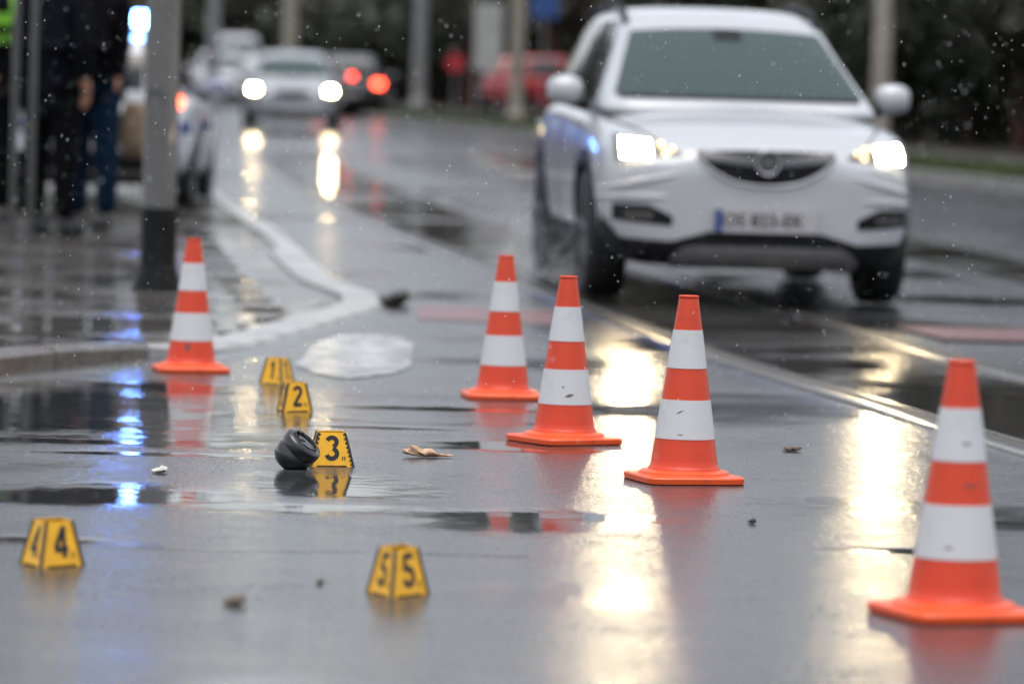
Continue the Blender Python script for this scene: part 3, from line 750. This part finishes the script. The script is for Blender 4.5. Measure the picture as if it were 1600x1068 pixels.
    # plates
    for ax, zz in (('F', .425), ('B', .62)):
        hy = bvh.ray_cast(Vector(S(0, -1 if ax == 'F' else 6, zz)), Vector((0, 1 if ax == 'F' else -1, 0)))[0].y
        sgn = -1 if ax == 'F' else 1
        cz = (zz + .037) * sz if ax == 'F' else zz * sz
        pl = MB().box((0, hy + sgn * .022, cz), (.53, .03, .118)).build('number_plate', M['plate'], root, False)
        MB().box((sgn * .245, hy + sgn * .0385, cz), (.035, .003, .112)).build('plate_band', M['plate_blue'], pl, False)
        if detail:
            tx = bpy.data.curves.new('t', 'FONT'); tx.body = 'OS 823-EK'; tx.size = .092; tx.align_x = 'CENTER'; tx.align_y = 'CENTER'; tx.offset = .001
            to = bpy.data.objects.new('t', tx); C.objects.link(to)
            dg = bpy.context.evaluated_depsgraph_get(); tm = bpy.data.meshes.new_from_object(to.evaluated_get(dg)); C.objects.unlink(to); bpy.data.objects.remove(to)
            tm.materials.append(M['ink']); lo = link('plate_lettering', tm, pl)
            lo.location = (-sgn * .018 * -1, hy + sgn * .0405, cz); lo.rotation_euler = (math.pi / 2, 0, 0 if ax == 'F' else math.pi)
    # tail lamps
    for sd in (-1, 1):
        f = lambda g_: (lambda u: g_(abs(u)))
        tl = panel('tail_lamp', tail or M['tail_off'], sd * .60, sd * .80, f(K(.93 if police else .80)), f(K(1.06 if police else .95)), 'B', .006, 8, 6)
    if tail and not police: panel('stop_lamp', tail, -.14, .14, K(1.02), K(1.09), 'B', .012, 6, 3, gvh)
    panel('rear_bumper', M['trim'], -.78, .78, K(.36), K(.52), 'B', .012, 20, 4)
    if detail:                                                    # bonnet shut lines
        for sd in (-1, 1):
            pts = []
            for i in range(13):
                t = i / 12; hit = bvh.ray_cast(Vector(S(sd * (.76 - .20 * t ** 1.6), 1.04 - .86 * t, 3)), Vector((0, 0, -1)))[0]
                pts.append(hit + Vector((0, 0, .001)))
            MB().tube(pts, .006, 6).build('bonnet_gap', M['trim'], root)
        for i, (xa, xb, za, zb) in enumerate(((.44, .86, .70, .60), (.50, .86, .575, .56))):    # bumper shoulder lines
            for sd in (-1, 1):
                pts = []
                for q in range(9):
                    t = q / 8; hit = bvh.ray_cast(Vector(S(sd * (xa + (xb - xa) * t), -1, za + (zb - za) * t)), Vector((0, 1, 0)))[0]
                    if hit: pts.append(hit + Vector((0, .012, 0)))
                MB().tube(pts, [.012 + .012 * math.sin(math.pi * q / (len(pts) - 1)) for q in range(len(pts))], 10).build('bumper_crease', paint, root)
    if rails:
        for sd in (-1, 1):
            ys_ = frange(1.95, 3.75, .15); pts = []
            for yy in ys_:
                hit = gvh.ray_cast(Vector(S(sd * .555, yy, 3)), Vector((0, 0, -1)))[0]
                k = min(1, min(yy - 1.95, 3.75 - yy) / .15); pts.append(hit + Vector((0, 0, .003 + .04 * k)))
            MB().tube(pts, .019, 8).build('roof_rail', M['trim'], root)
    panel('roof_seam', M['trim'], 0, 0.001, K(1.60), K(1.601), 'F', .001, 1, 1, gvh) if False else None
    MB().tube([S(0, 3.75, 1.57), S(0, 3.95, 1.66)], [.012, .004], 6).build('aerial', M['trim'], root)
    MB().box(S(0, 2.2, .235), (1.1 * sx, 3.2 * sy, .05)).build('underbody', M['trim'], root, False)
    if police:
        mb = MB().box(S(0, 2.55, 1.66), (1.12, .26, .05)); lb = mb.build('light_bar', M['white_far'], root, False)
        for sd in (-1, 1):
            xs = frange(.33, .56, .04) if sd > 0 else frange(-.56, -.33, .04)
            rows = []
            for x_ in xs:
                k = 1 - .25 * ((abs(x_) - .33) / .23) ** 3
                rows.append([(x_ * sx, S(0, 2.55, 0)[1] + .13 * math.cos(q), 1.685 * sz + .11 * k * math.sin(q)) for q in [math.pi * i / 10 for i in range(11)]])
            MB().grid(rows).build('beacon', M['beacon'], lb)
            MB().box((sd * .445 * sx, S(0, 2.55, 0)[1] + .145, 1.70 * sz), (.18, .02, .05)).build('beacon_core', M['beacon_core'], lb, False)
        for sd in (-1, 1): panel('blue_stripe', M['police_blue'], .2, 4.1, K(.70), K(.79), 'S', .003, 40, 3, bvh, sd=sd)
        panel('blue_stripe', M['police_blue'], -.80, .80, K(.70), K(.785), 'B', .003, 24, 3)
    return root

yaw = R(5)
build_car('white_suv', 'white compact SUV with lit headlights driving along the tram rails', 'car', (1.09, 23.96, zg(23.96) + .006), yaw, M['white_paint'], sx=.955, sz=.985, head=M['headlamp'])
build_car('police_car', 'white police car with lit blue beacons and red tail lamp behind the lamp post', 'police car', (-3.38, 34.15, zg(34.15) + .075), R(180 + 1), M['white_far'], sz=.825, tail=M['tail_police'], clad=False, rails=False, suv=False, police=True, detail=False)
for o in C.objects:
    if o.name.startswith('police_car'): o.rotation_euler.x = R(-.917)
build_car('silver_car', 'silver car with both headlights lit, oncoming far down the avenue', 'car', (-4.2, 79.2, zg(79.2) + .004), R(3), M['silver_paint'], sz=.90, head=M['headlamp_far'], clad=True, rails=False, suv=False, detail=False)
build_car('white_car', 'white car with lamps off standing far behind the silver car', 'car', (-8.5, 122, zg(122) + .004), R(6), M['white_far'], sz=.95, clad=True, rails=False, suv=False, detail=False)
build_car('white_van', 'tall white van at the far end of the avenue', 'van', (-9.9, 150, zg(150) + .004), R(6), M['white_far'], sx=1.1, sz=1.38, clad=False, rails=False, suv=False, detail=False)
c = build_car('dark_car', 'dark car with lit red tail lamps driving away beside the silver car', 'car', (-4.0, 102.2, zg(102) + .004), R(180), M['dark_paint'], sz=.92, tail=M['taillamp'], clad=False, rails=False, suv=False, detail=False); c.rotation_euler.x = R(-.917)
c = build_car('red_car', 'dull red car parked on the far footpath by the trees', 'car', (1.2, 104, zg(104) + .10), R(108), M['red_paint'], sz=.92, clad=False, rails=False, suv=False, detail=False)
c.rotation_euler = (0, R(.5), R(100))

# ------------------------------------------------------------------ people
def skin(name, joints, edges, m, parent, sub=2, root_i=0):
    names = list(joints); me = bpy.data.meshes.new(name)
    me.from_pydata([joints[n][:3] for n in names], [(names.index(a), names.index(b)) for a, b in edges], [])
    o = bpy.data.objects.new('tmp', me); C.objects.link(o)
    md = o.modifiers.new('skin', 'SKIN'); md.use_smooth_shade = True
    for i, n in enumerate(names):
        r = joints[n][3]; r = r if hasattr(r, '__len__') else (r, r)
        me.skin_vertices[0].data[i].radius = r; me.skin_vertices[0].data[i].use_root = (i == root_i)
    ms = o.modifiers.new('sub', 'SUBSURF'); ms.levels = sub; ms.render_levels = sub
    dg = bpy.context.evaluated_depsgraph_get(); dg.update()
    out = bpy.data.meshes.new_from_object(o.evaluated_get(dg), depsgraph=dg); C.objects.unlink(o); bpy.data.objects.remove(o)
    out.name = name; out.materials.clear(); out.materials.append(m); out.shade_smooth()
    return out
def person(label, loc, rz, h=1.78, coat='coat', legs='trouser', stance=.11, coat_len=.82, vest=False, arm=(.06, -.10)):
    k = h / 1.78
    root = thing('person', label, 'person', loc, R(rz), 'people standing on the pavement')
    J = lambda d: {a: (b[0] * k, b[1] * k, b[2] * k, tuple(q * k for q in b[3]) if hasattr(b[3], '__len__') else b[3] * k) for a, b in d.items()}
    st = stance; ax, ay = arm                                     # figure faces -Y
    core = {'pel': (0, 0, .95, (.15, .11)), 'wai': (0, 0, 1.12, (.14, .10)), 'che': (0, .01, 1.33, (.17, .115)), 'nek0': (0, .01, 1.47, (.07, .065)), 'nek': (0, 0, 1.54, .055), 'hed0': (0, -.015, 1.62, (.068, .085)), 'hed1': (0, -.01, 1.70, (.075, .095)), 'hed2': (0, 0, 1.755, (.05, .065))}
    limb = {}
    E = [('pel', 'wai'), ('wai', 'che'), ('che', 'nek0'), ('nek0', 'nek'), ('nek', 'hed0'), ('hed0', 'hed1'), ('hed1', 'hed2')]
    for s_, n in ((-1, 'l'), (1, 'r')):
        limb.update({n + 'sh': (s_ * .19, .01, 1.43, .062), n + 'el': (s_ * (.25 + ax), .03, 1.15, .045), n + 'wr': (s_ * (.24 + ax), ay, .93, .032), n + 'ha': (s_ * (.235 + ax), ay - .02, .87, (.022, .04)),
                     n + 'hi': (s_ * .09, 0, .90, .095), n + 'kn': (s_ * st, -.015, .50, .062), n + 'an': (s_ * (st + .005), .01, .14, .034), n + 'to': (s_ * (st + .008), .0, .09, (.018, .018))})
        E += [('che', n + 'sh'), (n + 'sh', n + 'el'), (n + 'el', n + 'wr'), (n + 'wr', n + 'ha'), ('pel', n + 'hi'), (n + 'hi', n + 'kn'), (n + 'kn', n + 'an'), (n + 'an', n + 'to')]
    body = skin('body', J({**core, **limb}), E, M['skin'], root)
    # fingers and facial features joined to the body mesh
    mb = MB()
    for s_, n in ((-1, 'l'), (1, 'r')):
        hx, hy, hz = [q * k for q in limb[n + 'ha'][:3]]
        for q, (dy, ln) in enumerate(((-.030, .068), (-.010, .078), (.010, .072), (.028, .056))):
            mb.tube([(hx, hy + dy * k, hz - .01), (hx - s_ * .006, hy + dy * k * 1.05, hz - .04 - ln * .25), (hx - s_ * .022, hy + dy * k, hz - .04 - ln * .75)], [.010, .009, .007], 6)
        mb.tube([(hx, hy - .02, hz + .03), (hx - s_ * .012, hy - .052, hz - .005), (hx - s_ * .02, hy - .060, hz - .035)], [.012, .010, .008], 6)
    mb.tube([(0, -.095 * k, 1.675 * k), (0, -.122 * k, 1.64 * k)], [.008, .015], 8)
    for s_ in (-1, 1): mb.tube([(s_ * .078 * k, .0, 1.62 * k), (s_ * .084 * k, .012, 1.655 * k), (s_ * .082 * k, .012, 1.68 * k)], [.008, .014, .012], 6)
    bm = bmesh.new(); bm.from_mesh(body); tm = mb.mesh('t', None); bm.from_mesh(tm); bm.to_mesh(body); bm.free(); body.shade_smooth()
    bo = link('body', body, root)
    e = MB()
    for s_ in (-1, 1): e.lathe([(.002, -.004), (.010, -.002), (.010, .002), (.002, .005)], 10, Matrix.Translation((s_ * .030 * k, -.098 * k, 1.675 * k)) @ Matrix.Rotation(math.pi / 2, 4, 'X'))
    e.tube([(-.024 * k, -.099 * k, 1.598 * k), (0, -.104 * k, 1.596 * k), (.024 * k, -.099 * k, 1.598 * k)], .005, 6)
    e.build('eyes_and_mouth', M['lips'], root)
    hair = {'a': (0, .035, 1.70, (.105, .105)), 'b': (0, .012, 1.785, (.10, .115)), 'c': (0, .07, 1.62, (.085, .06))}
    link('hair', skin('hair', J(hair), [('b', 'a'), ('a', 'c')], M['hair'], root, root_i=1), root)
    # clothes
    cj = {'hem': (0, 0, coat_len, (.205, .155)), 'pel': (0, 0, .98, (.185, .145)), 'wai': (0, 0, 1.13, (.175, .135)), 'che': (0, .01, 1.33, (.20, .145)), 'col': (0, .01, 1.475, (.095, .09)), 'col2': (0, .005, 1.53, (.075, .075))}
    ce = [('hem', 'pel'), ('pel', 'wai'), ('wai', 'che'), ('che', 'col'), ('col', 'col2')]
    for n in 'lr':
        cj.update({n + 's': (*limb[n + 'sh'][:3], .082), n + 'e': (*limb[n + 'el'][:3], .066), n + 'w': (limb[n + 'wr'][0], limb[n + 'wr'][1], limb[n + 'wr'][2] + .01, .052)})
        ce += [('che', n + 's'), (n + 's', n + 'e'), (n + 'e', n + 'w')]
    link('coat', skin('coat', J(cj), ce, M[coat], root, root_i=1), root)
    tj = {'p': (0, 0, .97, (.165, .125))}; te = []
    for n in 'lr':
        tj.update({n + 'h': (limb[n + 'hi'][0], 0, .88, .112), n + 'k': (limb[n + 'kn'][0], -.012, .50, .085), n + 'a': (limb[n + 'an'][0], .01, .09, .066)})
        te += [('p', n + 'h'), (n + 'h', n + 'k'), (n + 'k', n + 'a')]
    link('trousers', skin('trousers', J(tj), te, M[legs], root), root)
    for n in 'lr':
        sj = {'h': (limb[n + 'an'][0], .045, .048, (.056, .052)), 'm': (limb[n + 'an'][0] * 1.1, -.06, .05, (.058, .05)), 't': (limb[n + 'an'][0] * 1.2, -.165, .036, (.052, .038))}
        link('shoe', skin('shoe', J(sj), [('h', 'm'), ('m', 't')], M['shoe'], root), root)
    if vest:
        vj = {'w': (0, 0, 1.02, (.20, .158)), 'x': (0, 0, 1.13, (.195, .153)), 'c': (0, .01, 1.33, (.215, .162)), 'n': (0, .01, 1.45, (.13, .115))}
        vv = link('vest', skin('vest', J(vj), [('w', 'x'), ('x', 'c'), ('c', 'n')], M['coat2'], root), root)
        for z0, z1, r in ((1.16, 1.23, (.212, .172)), (1.28, 1.36, (.224, .172))):
            rows = [[(r[0] * k * 1.02 * math.cos(a), .008 + r[1] * k * 1.05 * math.sin(a), z * k) for a in [2 * math.pi * i / 32 for i in range(32)]] for z in (z0, (z0 + z1) / 2, z1)]
            MB().grid(rows, True).build('reflective_strip', M['hivis'], vv)
        for s_ in (-1, 1):
            rows = [[((s_ * .10 + dx) * k, -.185 * k * f_, z * k) for dx in (-.025, .025)] for z, f_ in ((1.36, 1), (1.42, .95), (1.48, .72))]
            MB().grid(rows).build('shoulder_strip', M['hivis'], vv)
    return root
pz = lambda x, y: zg(y) + drop((x, y))
person('person in a long dark coat and black trousers standing behind the lamp post', (-2.98, 27.25, pz(-2.8, 27.25)), 150, 1.86, 'coat', 'trouser', coat_len=.72, arm=(-.01, -.03))
person('person in a black jacket and dark blue jeans standing next to the lamp post', (-2.78, 27.95, pz(-2.6, 27.95)), -30, 1.86, 'coat2', 'jeans', coat_len=.78, arm=(-.065, -.01))
person('person in dark clothes with bright green reflective strips behind the twin tube post', (-3.36, 28.9, pz(-3.3, 28.9)), 20, 1.84, 'coat2', 'trouser', vest=True, arm=(-.06, -.01))
bag = thing('shoulder_bag', 'tan shoulder bag hanging at the hip of the person in jeans', 'bag', (-2.50, 28.05, pz(-2.4, 28) + .48), R(-30))
rows = []
for z, wd, dp in ((.0, .06, .03), (.02, .11, .05), (.12, .13, .06), (.26, .12, .055), (.34, .10, .04), (.36, .08, .03)):
    rows.append([(math.copysign(abs(math.cos(a)) ** .5, math.cos(a)) * wd, math.copysign(abs(math.sin(a)) ** .5, math.sin(a)) * dp, z) for a in [2 * math.pi * i / 24 for i in range(24)]])
b = MB().grid(rows, True); b.f.append(tuple(reversed(range(24)))); b.f.append(tuple(range(120, 144))); b.build('pouch', M['bag'], bag)
MB().tube([(-.09, 0, .33), (-.13, -.06, .70), (-.10, -.06, .98), (.0, .0, 1.02), (.02, .04, .7), (.09, 0, .33)], .012, 6).build('strap', M['bag'], bag)

# twin tube post in front of the people
tp = thing('twin_tube_post', 'twin grey steel tubes joined by short crossbars standing on the pavement', 'post', (-3.02, 26.1, pz(-3.02, 26.1)), 0)
for xx in (-.055, .055):
    MB().lathe([(.04, 0), (.04, .01), (.021, .012), (.021, 2.6), (.015, 2.61)], 16, Matrix.Translation((xx, 0, 0))).build('tube', M['steel'], tp)
for zz in (.16, .72, 1.6, 2.4):
    MB().tube([(-.055, 0, zz), (.055, 0, zz)], .014, 8).build('crossbar', M['steel'], tp)

# ------------------------------------------------------------------ poles and signs in the background
def pole(label, x, y, r, h, m, arm=True, cat='pole'):
    o = thing('street_pole', label, cat, (x, y, zg(y) + .0), 0, 'poles along the avenue')
    MB().lathe([(r * 1.35, -.05), (r * 1.35, .25), (r * 1.05, .32), (r, .5), (r * .62, h)], 20).build('shaft', m, o)
    if arm: MB().tube([(0, 0, h - .1), (-.5, -.2, h + .5), (-1.6, -.6, h + .7)], [r * .5, r * .4, r * .35]).build('bracket', m, o)
    return o
pole('beige concrete pole behind the white SUV by the trees', 4.95, 58.5, .135, 8, M['concrete_pole'])
pole('pale concrete pole beside the dull red car', -.05, 93, .17, 8, M['concrete_pole'])
pole('grey pole standing beyond the dark cars', -2.75, 118, .20, 8, M['grey_pole'])
pole('thin grey pole on the left beyond the silver car', -7.9, 110, .17, 8, M['grey_pole'])
pole('grey pole just behind the silver car roof', -6.9, 128, .22, 8, M['concrete_pole'])
sg = thing('street_sign', 'blue sign plate on a thin post by the red car', 'sign', (.55, 100, zg(100)), 0)
MB().lathe([(.03, 0), (.03, 3.3)], 10).build('sign_post', M['grey_pole'], sg)
MB().box((0, -.05, 2.85), (.62, .02, .8)).build('sign_plate', M['poster_blue'], sg, False)
sg = thing('street_sign', 'pale panel on two legs left of the concrete pole', 'sign', (-.72, 96, zg(96)), 0)
for xx in (-.25, .25): MB().lathe([(.03, 0), (.03, 1.7)], 10, Matrix.Translation((xx, .03, 0))).build('sign_leg', M['grey_pole'], sg)
MB().box((0, -.02, 1.95), (.62, .04, 1.5)).build('sign_panel', M['poster'], sg, False)
sg = thing('street_sign', 'dim red disc sign on a thin post left of the red car', 'sign', (-1.5, 99, zg(99)), 0)
MB().lathe([(.025, 0), (.025, 1.7)], 10).build('sign_post', M['grey_pole'], sg)
MB().lathe([(.20, -.01), (.20, .01)], 24, Matrix.Translation((0, -.045, 1.35)) @ Matrix.Rotation(math.pi / 2, 4, 'X')).build('sign_disc', M['red_sign'], sg)

# ------------------------------------------------------------------ trees and shrubs
def leaf_mesh(name, m, n, blobs, size, seed):
    rr = random.Random(seed); mb = MB()
    wts = [b[3] * b[4] for b in blobs]
    for i in range(n):
        bx, by, bz, rx, rz_ = rr.choices(blobs, wts)[0]
        th, ph = rr.uniform(0, 6.283), math.acos(rr.uniform(-1, 1)); q = rr.random() ** .4
        c = Vector((bx + rx * q * math.sin(ph) * math.cos(th), by + rx * q * math.sin(ph) * math.sin(th), bz + rz_ * q * math.cos(ph)))
        a = Vector((rr.gauss(0, 1), rr.gauss(0, 1), rr.gauss(0, .6))).normalized(); b = a.orthogonal().normalized()
        b = Matrix.Rotation(rr.uniform(0, 6.28), 3, a) @ b; s_ = size * rr.uniform(.6, 1.4)
        mb.add([c - a * s_, c + b * s_ * .5, c + a * s_, c - b * s_ * .5], [(0, 1, 2, 3)])
    return mb.mesh(name, m, False)
def tree_parts(seed, bark, leaf, h=9, low=2.3):
    rr = random.Random(seed); mb = MB(); r0 = .17 + .06 * rr.random()
    pts = [(0, 0, -.1), (.03, .02, 1.2), (rr.uniform(-.15, .15), rr.uniform(-.15, .15), h * .35), (rr.uniform(-.3, .3), rr.uniform(-.3, .3), h * .65), (rr.uniform(-.3, .3), 0, h * .95)]
    mb.tube(pts, [r0 * 1.3, r0, r0 * .8, r0 * .5, .03], 10); blobs = []
    for i in range(13):
        t = rr.uniform(.24, .85); z = h * t; a = rr.uniform(0, 6.28); ln = (1.1 - t) * rr.uniform(2.2, 3.4)
        e = (math.cos(a) * ln, math.sin(a) * ln, z + ln * rr.uniform(.1, .5))
        mb.tube([(0, 0, z), (e[0] * .5, e[1] * .5, z + ln * .25), e], [r0 * .4, r0 * .25, .02], 6)
        blobs.append((e[0] * .85, e[1] * .85, max(low + .6, e[2]), rr.uniform(.8, 1.4), rr.uniform(.6, 1.1)))
    blobs += [(0, 0, h * .7, 1.7, 1.8), (0, 0, h * .92, 1.1, 1.3)]
    return mb.mesh('trunk', bark, True), leaf_mesh('crown', leaf, 2200, blobs, .14, seed)
kinds = [(tree_parts(11, M['bark'], M['leafA'], 9), 'dark evergreen tree in the wood across the avenue'), (tree_parts(12, M['bark_red'], M['leafB'], 9.5), 'red-brown trunked tree in the wood across the avenue'), (tree_parts(13, M['bark'], M['leafB'], 7.5), 'low dark-leaved tree in the wood across the avenue')]
rt = random.Random(21); spots = []
for i in range(26):                                                # across the avenue
    y = 44 + i * 4.4; spots.append((road_right(y) + 6.2 + rt.uniform(0, 2.4), y + rt.uniform(-1, 1), None))
for i in range(12):
    y = 60 + i * 9; spots.append((road_right(y) + 10.5 + rt.uniform(0, 3), y + rt.uniform(-2, 2), None))
LEFT = 'dark tree on the left pavement side behind the parked police car'
for i in range(14):
    y = 43 + i * 8; spots.append((kerb_main(y) - 3.2 - rt.uniform(0, 1.6), y, LEFT))
END = 'dark tree closing the far end of the avenue'
for i in range(9): spots.append((-24 + i * 3.4, 172 + rt.uniform(-4, 6), END))
for i, (x, y, lb) in enumerate(spots):
    k = rt.choice((0, 1, 1, 2)); (tm, cm), lab = kinds[k]
    if lb: k = 0 if k == 1 else k; (tm, cm), _ = kinds[k]
    o = thing('tree', lb or lab, 'tree', (x, y, zg(y)), rt.uniform(0, 6.28), {None: 'trees across the avenue, kind %d' % k, LEFT: 'trees on the left side', END: 'trees at the end'}[lb])
    s_ = rt.uniform(.85, 1.2); o.scale = (s_, s_, s_)
    link('trunk', tm, o); link('crown', cm, o)
def shrub_mesh(seed, m):
    rr = random.Random(seed)
    return leaf_mesh('foliage', m, 2600, [(rr.uniform(-1.1, 1.1), rr.uniform(-.5, .5), rr.uniform(.4, 2.4), rr.uniform(.5, .9), rr.uniform(.5, .8)) for _ in range(14)], .13, seed)
sm = [shrub_mesh(s_, M[m]) for s_, m in ((31, 'leafA'), (32, 'leafB'))]
stem = MB().tube([(0, 0, -.1), (.05, 0, 1), (0, .05, 2.2)], [.06, .04, .02], 6)
for i in range(5): stem.tube([(0, 0, .2), (math.cos(i * 1.3) * .5, math.sin(i * 1.3) * .3, 1.2), (math.cos(i * 1.3) * .8, math.sin(i * 1.3) * .4, 2.1)], [.04, .025, .01], 5)
stem = stem.mesh('stems', M['bark'])
sh = []
for i in range(52): y = 42 + i * 2.35; sh.append((road_right(y) + 8.0 + rt.uniform(-.3, .8), y, 'dense dark evergreen shrub under the trees across the avenue', 'shrubs across the avenue'))
for i in range(24): y = 41 + i * 5; sh.append((kerb_main(y) - 4.4 - rt.uniform(0, .8), y, 'dense dark evergreen shrub behind the left pavement', 'shrubs on the left side'))
for i in range(13): sh.append((-25 + i * 2.3, 168 + rt.uniform(-2, 2), 'dense dark evergreen shrub closing the end of the avenue', 'shrubs at the end'))
for x, y, lb, gp in sh:
    o = thing('shrub', lb, 'shrub', (x, y, zg(y) + .05), rt.uniform(-.4, .4) + R(80 if 'pavement' in lb or 'across' in lb else 0), gp)
    s_ = rt.uniform(1.15, 1.4) * (1.55 if y > 160 else 1 + .25 * (y > 90)); o.scale = (s_, s_, s_)
    link('foliage', rt.choice(sm), o); link('stems', stem, o)

# ------------------------------------------------------------------ falling rain and tyre spray
def drops(name, label, cat, pts, r, ln):
    mb = MB(); rr = random.Random(9)
    for (x, y, z) in pts:
        q = r * rr.uniform(.6, 1.3); l = ln * rr.uniform(.6, 1.4)
        mb.add([(x + q, y, z), (x, y + q, z), (x - q, y, z), (x, y - q, z), (x + .15 * l, y, z + l), (x - .1 * l, y, z - l * .7)], [(0, 1, 4), (1, 2, 4), (2, 3, 4), (3, 0, 4), (1, 0, 5), (2, 1, 5), (3, 2, 5), (0, 3, 5)])
    o = mb.build(name, M['water'], None, True, 180); o['kind'] = 'stuff'; return tag(o, label, cat)
rr = random.Random(17)
drops('raindrops', 'fine falling raindrops in the air over the street', 'rain', [(rr.uniform(-3.2, 3.2), 7.5 + 17 * rr.random(), .15 + 2.6 * rr.random()) for _ in range(9000)], .0012, .003)
sp = []
cs, sn = math.cos(yaw), math.sin(yaw)
for k in range(9000):
    wy = rr.choice((.93, 3.485, 3.485)); wx = rr.choice((-1, -1, 1)) * .80
    t = rr.random() ** 1.3; lx = wx + math.copysign(1, wx) * rr.gauss(.10, .10) * (.5 + t); ly = wy - 2.15 + .25 + t * 1.5; lz = .02 + abs(rr.gauss(0, .20)) * (1 - .3 * t)
    sp.append((1.10 + lx * cs - ly * sn, 23.96 + lx * sn + ly * cs, zg(24) + lz))
drops('tyre_spray', 'fine grey water spray thrown up beside the white SUV tyres', 'spray', sp, .0022, .004)
